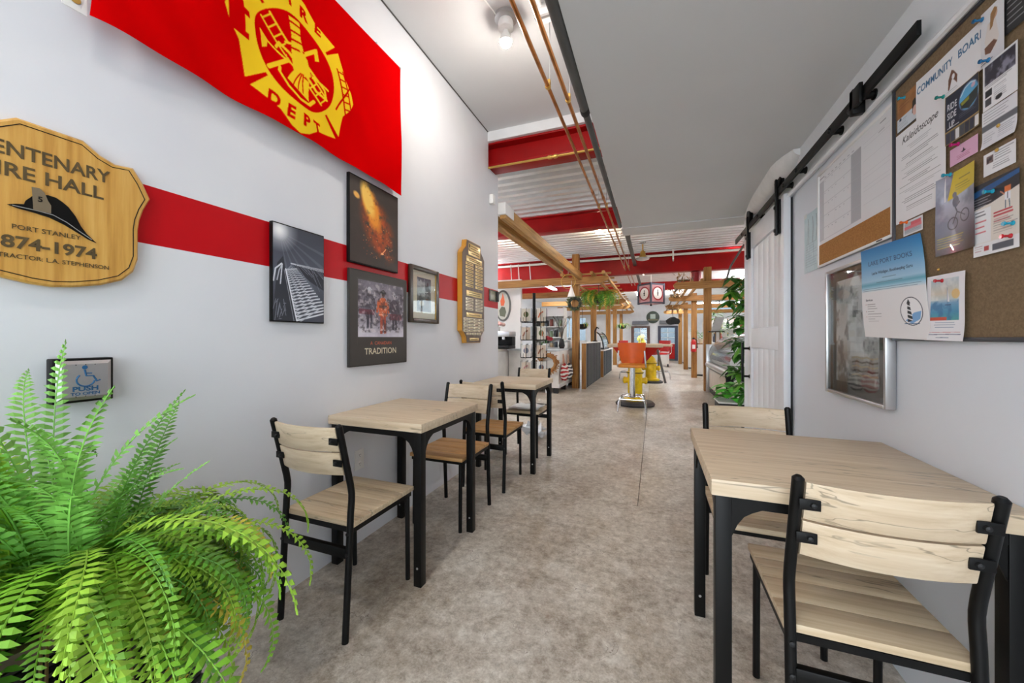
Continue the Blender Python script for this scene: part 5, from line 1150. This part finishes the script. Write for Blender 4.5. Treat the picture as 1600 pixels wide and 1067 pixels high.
part('flame', MB().prism([(-.05,.42),(-.07,.55),(-.02,.66),(0,.76),(.04,.62),(.06,.52),(.03,.42)], .036, .04), m_orange, ov); part('figure', MB().prism([(-.08,.15),(-.1,.3),(-.03,.40),(.06,.38),(.1,.25),(.06,.12)], .036, .04), M('sign_olive', (92,96,76), .5), ov)
sh = thing('wall_shelf_unit', 'tall white shelf of jars and cups behind the coffee machine', 'shelf', (-2.75, 10.3, 0))
for s_ in (-.42, .42): part('side', MB().box(s_-.015,-.18,0,s_+.015,.18,2.05), m_white, sh)
part('back', MB().box(-.42,.165,0,.42,.18,2.05), m_white, sh)
for z in (.1,.5,.9,1.2,1.5,1.8): part('shelf_board', MB().box(-.405,-.18,z,.405,.165,z+.025), m_white, sh)
jc = [(206,208,210),(120,60,50),(60,70,80),(190,170,140),(40,40,44),(130,150,120)]; jn = ['white','rust','slate','tan','black','sage']; cn_ = 0
for zi, z in enumerate((.925,1.225,1.525)):
    for i in range(6):
        j = (i*5+zi*2) % 6; o = thing('jar', '%s jar, %s on the %s shelf behind the coffee machine' % (jn[j], ['first','second','third','fourth','fifth','sixth'][i], ['low','middle','upper'][zi]), 'jar', (-3.08+i*.13, 10.22, z), group='jars on the coffee shelf')
        h_ = .12+.03*((i+zi) % 3); part('body', MB().lathe([(.045,0),(.05,.02),(.05,h_),(.035,h_+.02)], n=12), M('jar_%d' % j, jc[j], .3), o); part('lid', MB().lathe([(.04,h_+.02),(.04,h_+.04)], n=12), m_steel, o)
# bars with corrugated black fronts
def bar_counter(loc, L, H, label, n, base, wd):
    t = thing('bar_counter', label, 'counter', loc)
    part('carcass', MB().box(-wd,0,0,-.03,L,H-.04), M('bar_grey', (90,92,96), .5), t)
    mb = MB(); pw_ = L/n
    for i in range(n):
        y0 = i*pw_; mb.add([(-.03,y0,0),(-.03,y0+pw_*.35,0),(.0,y0+pw_*.5,0),(.0,y0+pw_*.85,0),(-.03,y0+pw_,0),(-.03,y0,H-.03),(-.03,y0+pw_*.35,H-.03),(.0,y0+pw_*.5,H-.03),(.0,y0+pw_*.85,H-.03),(-.03,y0+pw_,H-.03)], [(0,1,6,5),(1,2,7,6),(2,3,8,7),(3,4,9,8)])
    part('ribbed_front', mb, base, t)
    for i in range(n): part('bright_strip', MB().box(.0,i*pw_+pw_*.64,.02,.003,i*pw_+pw_*.64+.02,H-.04), m_steel, t); part('ribbed_end', MB().box(-wd,-.03,0,0,0,H-.03), base, t)
    part('countertop', MB().box(-wd-.03,-.04,H-.03,.04,L+.02,H,.004), m_white, t); part('corner_post', MB().box(-wd,-.06,0,.02,-.03,H-.03), m_post, t); return t
m_rib = M('black_rib', (20,21,24), .4, .0, var=.1, spec=.3); m_rib2 = M('dark_teal_rib', (22,36,44), .4, .0, var=.1, spec=.3)
bar_counter((-1.51, 8.86, 0), 2.7, 1.1, 'long counter with black corrugated metal front', 13, m_rib, .08)
bar_counter((-1.47, 11.75, 0), 2.6, .83, 'lower dark teal corrugated counter farther back', 9, m_rib2, .28)
gc = thing('curved_glass_case', 'curved glass display case on the lower teal counter', 'display case', (-1.72, 12.6, .83))
arc = [(.24*math.cos(a)-.02, .55*math.sin(a)) for a in np.linspace(0, PI/2, 10)]
part('glass_front', MB().add([(x, y0, z) for y0 in (-.5, .9) for x, z in arc], [(i, i+1, 11+i, 10+i) for i in range(9)]), M('case_glass', (190,206,214), .08, coat=.5), gc)
for y in (-.5, .9): part('frame_rib', MB().tube([(x, y, z) for x, z in arc], .02, 6), m_black, gc)
part('base', MB().box(-.26,-.52,0,.24,.92,.04), m_black, gc)
ka = thing('tap_fixture', 'black tap fixture standing on the long ribbed counter', 'tap', (-1.54, 10.6, 1.1)); part('column', MB().tube([(0,0,0),(0,0,.3),(.05,0,.4),(.1,0,.36)], .022, 8), m_black, ka); part('base', MB().lathe([(.07,0),(.06,.03)], n=14), m_black, ka)
def hang_fern(loc, r, n, label, chain, pot=True):
    t = thing('hanging_fern', label, 'fern', loc); part('basket', MB().lathe([(.05,-.16),(.14,-.12),(.18,0),(.17,0)], n=16), m_dark, t)
    rr = random.Random(int(loc[1]*10))
    for i in range(n):
        az = rr.uniform(0, 2*PI); fmesh(frond(az, rr.uniform(.2,1.0), r*rr.uniform(.8,1.25), rr.uniform(2.2,3.4), r*.12, 14, (.06*math.cos(az), .06*math.sin(az), 0)), 'frond', m_frond[rr.choice([0,1,1,4])], t)
    part('chain', MB().tube([(0,0,0),(0,0,chain)], .008, 5), m_dark, t); return t
hang_fern((-1.28, 9.4, 2.22), .55, 110, 'bushy fern hanging from the left pergola beside the dark wreath', .29)
hang_fern((-2.05, 11.465, 1.62), .24, 24, 'small fern hanging behind the long ribbed counter', .85)
hang_fern((-1.3, 17.065, 1.75), .34, 24, 'small fern hanging deep in the left pergola', .72)
# ================================================================== hydrant tables and stools
def hydrant(t, h, r):
    part('hydrant_body', MB().lathe([(r*1.55,0),(r*1.55,.04),(r*1.05,.06),(r,.12),(r,h*.66),(r*1.15,h*.67),(r*1.15,h*.72),(r*.95,h*.73),(r*.8,h*.88),(r*.4,h*.97),(r*.25,h)], n=24), m_yellow, t)
    for s_ in (-1, 1):
        c_ = part('hose_cap', MB().lathe([(r*.42,0),(r*.42,r*.55),(r*.5,r*.55),(r*.5,r*.8),(r*.2,r*.95)] if s_ > 0 else [(r*.42,0),(r*.42,-r*.55),(r*.5,-r*.55),(r*.5,-r*.8),(r*.2,-r*.95)], (s_*r*.75, -.0, h*.5), 16, 'X'), m_yellow, t)
    part('front_cap', MB().lathe([(r*.5,0),(r*.5,-r*.5),(r*.6,-r*.5),(r*.6,-r*.75),(r*.2,-r*.95)], (0,-r*.75,h*.5), 16, 'Y'), m_yellow, t)
    part('bolt_ring', MB().lathe([(r*1.2,h*.685),(r*1.22,h*.695),(r*1.2,h*.705)], n=12), m_dark, t)
h1 = thing('hydrant_table', 'high wood topped table on a yellow fire hydrant, nearer one', 'table', (-.32, 7.08, 0), group='fire hydrant tables')
part('base_disc', MB().lathe([(.33,0),(.34,.03),(.30,.07),(.18,.09)], n=32), m_rubber, h1); hy = link('hydrant', None, h1); hy.location = (0,0,.08); hydrant(hy, .72, .125)
k_ = MB(); k_.add([(-.36,-.3,1.04),(.40,-.3,1.04),(.40,.3,1.04),(-.36,.3,1.04),(-.15,-.14,.74),(.15,-.14,.74),(.15,.14,.74),(-.15,.14,.74)], [(0,1,5,4),(1,2,6,5),(2,3,7,6),(3,0,4,7),(4,5,6,7),(0,3,2,1)])
part('red_funnel', k_, m_redv, h1); part('tabletop', MB().box(-.44,-.42,1.04,.46,.42,1.095,.006), m_oak, h1)
h2 = thing('hydrant_table', 'yellow fire hydrant table with grey braces, farther one', 'table', (-.08, 10.8, 0), group='fire hydrant tables')
part('base_disc', MB().lathe([(.30,0),(.31,.03),(.26,.06)], n=28), m_rubber, h2); hy = link('hydrant', None, h2); hy.location = (0,0,.06); hydrant(hy, .66, .14)
for s_ in (-1, 1): part('brace', MB().bar((s_*.16,-.2,.9),(s_*.36,-.24,.02),.05,.05), m_grey, h2)
part('tabletop', MB().box(-.36,-.4,.98,.52,.4,1.03,.006), m_oak, h2); part('red_funnel', MB().lathe([(.12,.74),(.30,.98)], n=4), m_redv, h2)
def stool(loc, rz, col, under, label):
    t = thing('bar_stool', label, 'stool', loc, rz, 'chrome bar stools'); 
    for sx in (-1, 1):
        for sy in (-1, 1): part('leg', MB().tube([(sx*.215,sy*.2,0),(sx*.205,sy*.19,.16),(sx*.17,sy*.16,.24),(sx*.06,sy*.05,.27)], .013, 8).lathe([(.016,0),(.016,.02)], (sx*.215,sy*.2,0), 8), m_chrome, t)
    part('foot_ring', MB().tube([(-.19,-.19,.21),(.19,-.19,.21),(.19,.19,.21),(-.19,.19,.21)], .012, 8, closed=True), m_chrome, t)
    part('column', MB().tube([(0,0,.22),(0,0,.72)], .045, 16), m_chrome, t)
    part('seat', MB().box(-.21,-.2,.72,.21,.2,.775,.02), under, t)
    for s_ in (-1, 1): part('back_tube', MB().tube([(s_*.2,-.1,.735),(s_*.215,-.2,.74),(s_*.21,-.25,.79),(s_*.195,-.255,1.0)], .013, 8), m_chrome, t)
    bk = MB(); vs = []; fs = []
    for i in range(11):
        u = i/10*2-1; wv_ = .0
        for z, wd, y in ((.80,.155,-.235),(.9,.18,-.245),(1.0,.205,-.25),(1.125,.215,-.26)):
            vs += [(u*wd, y+.035*u*u+.0, z), (u*wd, y+.035*u*u+.03, z)]
    for i in range(10):
        for j in range(3):
            a = i*8+j*2; b = (i+1)*8+j*2; fs += [(a,b,b+2,a+2),(a+1,a+3,b+3,b+1)]
        a = i*8; b = (i+1)*8; fs += [(a,a+1,b+1,b),(a+6,b+6,b+7,a+7)]
    fs += [(0,2,3,1),(2,4,5,3),(4,6,7,5),(80,81,83,82),(82,83,85,84),(84,85,87,86)]
    part('backrest', bk.add(vs, fs), col, t); return t
m_oseat = M('amber_vinyl', (226,140,36), .35)
stool((-.335, 6.46, 0), 0, m_orange, m_oseat, 'orange vinyl bar stool with chrome legs in the aisle')
stool((.14, 11.7, 0), 2.3, m_redv, m_redv, 'red vinyl bar stool at the farther hydrant table')
stool((-.66, 11.35, 0), 4.2, m_redv, m_redv, 'red vinyl bar stool behind the farther hydrant table')
# ================================================================== clock box, fan, track, far sign
ck = thing('clock_box', 'hanging square box with red framed clock faces', 'clock', (-.09, 12.5, 2.26), rz=PI/4)
s_ = .26
part('carcass', MB().box(-s_,-s_,.0,s_,s_,.62), M('clock_pink', (206,150,156), .5), ck)
for a in (-1, 1):
    for b in (-1, 1): part('corner_post', MB().box(a*s_-.025,b*s_-.025,-.01,a*s_+.025,b*s_+.025,.63), m_navy, ck)
for k in range(4):
    f_ = MB().box(-s_,-.015,0,s_,.015,.05).box(-s_,-.015,.57,s_,.015,.62).move((0,-s_-.005,0)).rotz(k*PI/2); part('edge_rail', f_, m_navy, ck)
    an = k*PI/2
    d_ = MB().lathe([(.20,0),(.215,-.02),(.19,-.03),(.185,-.01)], (0,-s_-.003,.31), 28, 'Y').rotz(an); part('clock_ring', d_, M('clock_red', (150,20,36), .4), ck)
    fc_ = part('clock_face', MB().lathe([(.175,0),(.175,-.012)], (0,-s_-.003,.31), 28, 'Y').rotz(an), m_white, ck)
    part('hands', MB().box(-.012,-s_-.022,.28,.012,-s_-.018,.42).box(-.03,-s_-.022,.30,.03,-s_-.018,.33).box(-.02,-s_-.022,.24,.02,-s_-.018,.28).rotz(an), m_dark, fc_)
part('hanger', MB().tube([(0,0,.62),(0,0,1.03)], .015, 6), m_white, ck); part('finial', MB().ball((0,0,-.03), .035, 6), m_dark, ck)
fnn = thing('pendant_lamp', 'brushed nickel pendant fixture with a glass dish under the corrugated deck', 'lamp', (-.23, 8.6, 2.9))
part('cone', MB().lathe([(.105,.01),(.10,.03),(.06,.09),(.05,.17),(.02,.2)], n=24), m_gold, fnn); part('rod', MB().tube([(0,0,.18),(0,0,.36)], .014, 8), m_gold, fnn); part('canopy', MB().lathe([(.03,.33),(.06,.36),(.07,.385)], n=18), m_steel, fnn)
part('glass_dish', MB().lathe([(.15,.03),(.13,.0),(.06,-.02),(.01,-.025)], n=24), m_steel, fnn)
for i in range(3):
    solo('hanging_rod', MB().tube([(0,0,0),(-.06,.1,.42)], .012, 6), m_white, '%s white slanting rod above the left crossbeam' % ('leftmost','middle','rightmost')[i], 'rod', 'white rods above the crossbeam', loc=(-3.35+i*.2+(i//2)*.1, 8.8, 2.64))
solo('track_strut', MB().box(-.035,6.8,0,.035,13.4,.05).box(-.02,7.4,.05,.02,7.45,.3).box(-.02,11,.05,.02,11.05,.3), m_grey, 'grey metal strut running lengthwise under the deck beside the fan', 'strut', loc=(-.44, 0, 2.98))
rs_ = thing('round_sign', 'round dark green sign hung between the two far doors', 'sign', (-.06, FY-.03, 1.98), fr='F')
part('disc', MB().lathe([(.33,0),(.33,.03),(.30,.04)], (0,.33,0), 32), M('sign_green', (70,82,72), .5), rs_); part('panel', MB().box(-.13,.25,.04,.13,.5,.045), M('sign_pale', (196,216,206), .5), rs_); part('band', MB().box(-.26,.16,.04,.26,.22,.044), M('sign_gold', (140,136,104), .5), rs_)
yp_ = thing('yellow_shrub', 'yellow green shrub seen through the left far door', 'shrub', (-.7, FY+1.2, 0)); part('stem', MB().tube([(0,0,0),(0,0,.9)], .04, 6), m_stem, yp_)
for i in range(12): a = i*2.4; part('leaf_cluster', MB().ball((.2*math.cos(a)*((i % 4)/3), .2*math.sin(a)*((i % 4)/3), .85+.04*i), .13, 5), M('shrub_yellow', (196,180,60), .7), yp_)
wh = thing('white_cart', 'white and chrome service cart near the far red door', 'cart', (.38, 17.0, 0)); part('body', MB().box(-.2,-.3,.12,.2,.3,.9,.02), m_white, wh); part('handle', MB().tube([(-.2,-.3,.85),(-.2,-.36,1.0),(.2,-.36,1.0),(.2,-.3,.85)], .015, 6), m_chrome, wh)
for a in (-.16, .16):
    for b in (-.25, .25): part('caster', MB().lathe([(.05,-.02),(.06,0),(.05,.02)], (a,b,.06), 12, 'X'), m_black, wh)
# ================================================================== right side: deli case, plants, shelves
dc = thing('deli_case', 'long curved glass deli case with steel bumper along the right aisle', 'display case', (1.64, 8.05, 0)); L0, L1 = -1.3, 1.25
part('plinth', MB().box(-.48,L0,0,.5,L1,.12), m_dark, dc); part('lower_panel', MB().box(-.50,L0,.12,.5,L1,.52,.01), M('deli_beige', (222,214,204), .4), dc)
part('bumper', MB().tube([(-.52,L0,.62),(-.52,L1,.62)], .06, 14), m_steel, dc)
part('bumper_cap', MB().lathe([(.075,0),(.075,-.03),(.04,-.045)], (-.52,L0,.60), 14, 'Y').box(-.58,L0-.03,.36,-.47,L0,.62,.01), m_black, dc)
arc = [(-.5,.68),(-.52,.8),(-.48,.95),(-.38,1.1),(-.22,1.22),(-.02,1.29),(.2,1.31)]
part('glass_front', MB().add([(x, y, z) for y in (L0, L1) for x, z in arc], [(i, i+1, 8+i, 7+i) for i in range(6)]), M('deli_glass', (196,204,208), .06, .3, coat=.6, alpha=.55), dc)
part('top', MB().box(.15,L0,1.29,.5,L1,1.34,.01), m_steel, dc)
for y in (L0, L1-.03): part('end_panel', MB().prism([(-.5,.5)] + arc + [(.5,1.31),(.5,.5)], y, y+.03, 'XZ'), m_steel if y > 0 else M('deli_end', (206,206,206), .3), dc)
part('end_post', MB().box(-.56,L1,0,-.44,L1+.06,1.06,.01), m_steel, dc)
for z in (.66, .92): part('shelf', MB().box(-.3,L0+.05,z,.48,L1-.05,z+.02), m_steel, dc)
fdn = [('pastry tray with brown loaves',(170,112,60)),('tray of pale cheeses',(230,214,160)),('tray of green salad',(96,140,70)),('tray of red berries',(170,50,50)),('tray of white cakes',(236,228,220))]
for i, (n_, cl_) in enumerate(fdn):
    o = thing('food_tray', n_ + ' inside the deli case', 'food tray', (1.68, 7.05+i*.48, .941), group='trays in the deli case'); part('tray', MB().box(-.16,-.2,0,.16,.2,.02,.005), m_white, o)
    for q in range(6): part('food', MB().ball((-.09+.09*(q % 3), -.08+.16*(q//3), .05), .042, 6, (1,1.3,.8)), M('food_%d' % i, cl_, .6), o)
tp = thing('clear_menu_stand', 'slanted grey menu board on the far end of the deli case', 'menu stand', (1.20, 9.16, 1.345)); part('board', MB().add([(-.05,-.1,0),(.12,-.1,0),(.2,-.1,.30),(.04,-.1,.30),(-.05,-.07,0),(.12,-.07,0),(.2,-.07,.30),(.04,-.07,.30)], [(0,1,2,3),(7,6,5,4),(0,4,5,1),(1,5,6,2),(2,6,7,3),(3,7,4,0)]), M('menu_grey', (170,168,166), .4), tp); part('foot', MB().box(-.1,-.14,-.02,.2,.04,.0), m_black, tp)
# tall schefflera and low big leaf plant
def leaf_mb(base, d_, L, W, droop=.25):
    d_ = Vector(d_).normalized(); s_ = d_.cross(Vector((0,0,1)));
    s_ = (s_ if s_.length > .01 else Vector((1,0,0))).normalized(); b = Vector(base); n = Vector((0,0,-1)); up = s_.cross(d_)
    P = lambda t_, w_: tuple(b + d_*L*t_ + s_*W*w_ + n*droop*L*t_*t_ + up*(-abs(w_))*W*.25)
    return MB().add([P(0,0), P(.3,.42), P(.3,-.42), P(.35,0), P(.65,.4), P(.65,-.4), P(.68,0), P(1,0)], [(0,1,3),(0,3,2),(1,4,6,3),(3,6,5,2),(4,7,6),(6,7,5)])
sc = thing('umbrella_tree', 'tall glossy green umbrella plant beside the barn door edge', 'plant', (1.15, 5.25, 0)); part('pot', MB().lathe([(.14,0),(.19,.3),(.2,.34),(.17,.34)], n=20), m_dark, sc); part('soil', MB().lathe([(.17,.31),(.17,.32)], n=18), m_soil, sc)
r2 = random.Random(3); part('trunk', MB().tube([(0,0,.3),(.02,0,.9),(-.02,.02,1.4),(0,0,1.8)], .018, 7), m_stem, sc)
for i in range(90):
    z = .5+1.5*i/89; a = i*2.4; rr = r2.uniform(.08,.30); c0 = Vector((rr*math.cos(a), rr*math.sin(a), z+r2.uniform(-.05,.1))); mb = MB().tube([(0,0,z-.06), tuple(c0)], .004, 4)
    for j in range(7):
        b = a + j*2*PI/7; lm = leaf_mb(c0, (math.cos(b), math.sin(b), r2.uniform(-.6,.7)), r2.uniform(.13,.2), .075, .5); mb.add(lm.v, lm.f)
    mb.v = [(x, max(y, -1.02), zz) for x, y, zz in mb.v]
    fmesh(mb, 'leaf_whorl', m_leaf if i % 3 else m_frond[1], sc)
bp = thing('broadleaf_plant', 'low plant with big bright green leaves in a dark planter', 'plant', (1.04, 6.05, 0)); part('planter', MB().box(-.2,-.22,0,.2,.22,.3,.01), m_dark, bp); part('rim', MB().box(-.21,-.23,.3,.21,.23,.32), m_white, bp)
for i in range(20):
    a = i*2.4; z = .32+.012*i; d_ = (math.cos(a), math.sin(a), .9-.02*i); lm = leaf_mb((.05*math.cos(a), .05*math.sin(a), z), d_, r2.uniform(.24,.36), .17, .75); fmesh(lm, 'leaf', m_leaf2, bp)
# right rear shelves
for k, (x, y, w_, n_) in enumerate(((1.95,12.1,1.2,'nearer'),(2.3,14.6,1.4,'farther'))):
    t = thing('shop_shelf', '%s white display shelf on the right side of the shop' % n_, 'shelf', (x, y, 0)); part('back', MB().box(-w_/2,.16,0,w_/2,.18,1.75), m_white, t)
    for s2 in (-1, 1): part('side', MB().box(s2*w_/2-.015,-.18,0,s2*w_/2+.015,.16,1.75), m_white, t)
    for z in (.15,.6,1.05,1.45): part('shelf_board', MB().box(-w_/2+.015,-.18,z,w_/2-.015,.16,z+.025), m_white, t)
    bc = [(40,92,66),(36,60,50),(150,60,56),(206,190,150),(60,70,90)]; bn = ['green','dark green','red','cream','blue']
    for zi, z in enumerate((.625,1.075,1.475)):
        for i in range(7):
            j = (i*3+zi+k) % 5; o = thing('bottle', '%s bottle, %s from left on the %s row of the %s right shelf' % (bn[j], ['first','second','third','fourth','fifth','sixth','last'][i], ['lowest','middle','top'][zi], n_), 'bottle', (x-w_/2+.1+i*(w_-.2)/6, y-.02, z), group='bottles on the right shelves')
            part('glass', MB().lathe([(.035,0),(.038,.02),(.038,.15),(.015,.20),(.014,.25)], n=10), M('bottle_%d' % j, bc[j], .15, coat=.4), o); part('cap', MB().lathe([(.016,.25),(.016,.27)], n=10), m_gold, o)
for k, (x, y, hh_) in enumerate(((1.45,10.7,1.75),(1.62,11.2,1.5))):
    t = thing('dracaena_plant', ('tall spiky potted plant behind the deli case','shorter spiky potted plant behind the deli case')[k], 'plant', (x, y, 0)); part('pot', MB().lathe([(.11,0),(.15,.26),(.14,.26)], n=16), m_white, t); part('stem', MB().tube([(0,0,.2),(.01,0,hh_)], .014, 6), m_stem, t)
    for i in range(22): a = i*2.4; lm = leaf_mb((0,0,hh_-.16+.012*i), (math.cos(a), math.sin(a), .5), .32, .05, .6); fmesh(lm, 'leaf', m_leaf if i % 2 else m_frond[1], t)
fe = thing('fire_extinguisher', 'small red fire extinguisher mounted on the second right post', 'fire extinguisher', (1.10, 12.37, .78)); part('cylinder', MB().lathe([(.05,0),(.075,.02),(.075,.3),(.04,.36),(.03,.38)], n=18), m_redv, fe); part('valve', MB().box(-.03,-.02,.38,.03,.02,.43), m_dark, fe); part('hose', MB().tube([(.03,0,.4),(.09,-.02,.36),(.095,-.02,.15)], .012, 6), m_black, fe); part('label', MB().box(-.04,-.079,.1,.04,-.074,.22), m_white, fe); part('bracket', MB().box(-.02,.06,.12,.12,.10,.16), m_dark, fe)
for k, (x, y, w_, d_, h_, lab) in enumerate(((1.45,13.4,.5,.5,1.0,'white planter cabinet between the first right posts'),(1.5,16.6,.5,.9,1.15,'pale cabinet beside the third right post'),(1.42,17.9,.35,.5,1.05,'grey cabinet farther along the right aisle'),(1.45,19.8,.4,.8,1.5,'tall white cabinet near the far red door'))):
    t = thing('shop_cabinet', lab, 'cabinet', (x, y, 0)); part('body', MB().box(-w_/2,-d_/2,.05,w_/2,d_/2,h_,.008), m_grey if k == 2 else m_white, t); part('top', MB().box(-w_/2-.02,-d_/2-.02,h_,w_/2+.02,d_/2+.02,h_+.03,.004), m_post if k == 0 else m_white, t); part('plinth', MB().box(-w_/2+.02,-d_/2+.02,0,w_/2-.02,d_/2-.02,.05), m_dark, t)
    dd = part('door', MB().box(-w_/2-.012,-d_/2+.03,.1,-w_/2,d_/2-.03,h_-.06,.003), m_white, t); part('knob', MB().ball((-w_/2-.025,d_/2-.09,h_*.6), .018, 6), m_dark, dd)
for k, (x, y, z, h_, lab) in enumerate(((1.4,13.3,1.03,.4,'bushy potted herb on the white planter cabinet'),(1.5,16.4,1.18,.35,'leafy pot on the pale cabinet'))):
    t = thing('potted_herb', lab, 'plant', (x, y, z)); part('pot', MB().lathe([(.07,0),(.1,.14),(.09,.14)], n=14), m_cream, t)
    for i in range(26): a = i*2.4; lm = leaf_mb((.03*math.cos(a), .03*math.sin(a), .12+.008*i), (math.cos(a), math.sin(a), .7), .16+.04*(i % 3), .06, .5); fmesh(lm, 'leaf', m_frond[1], t)
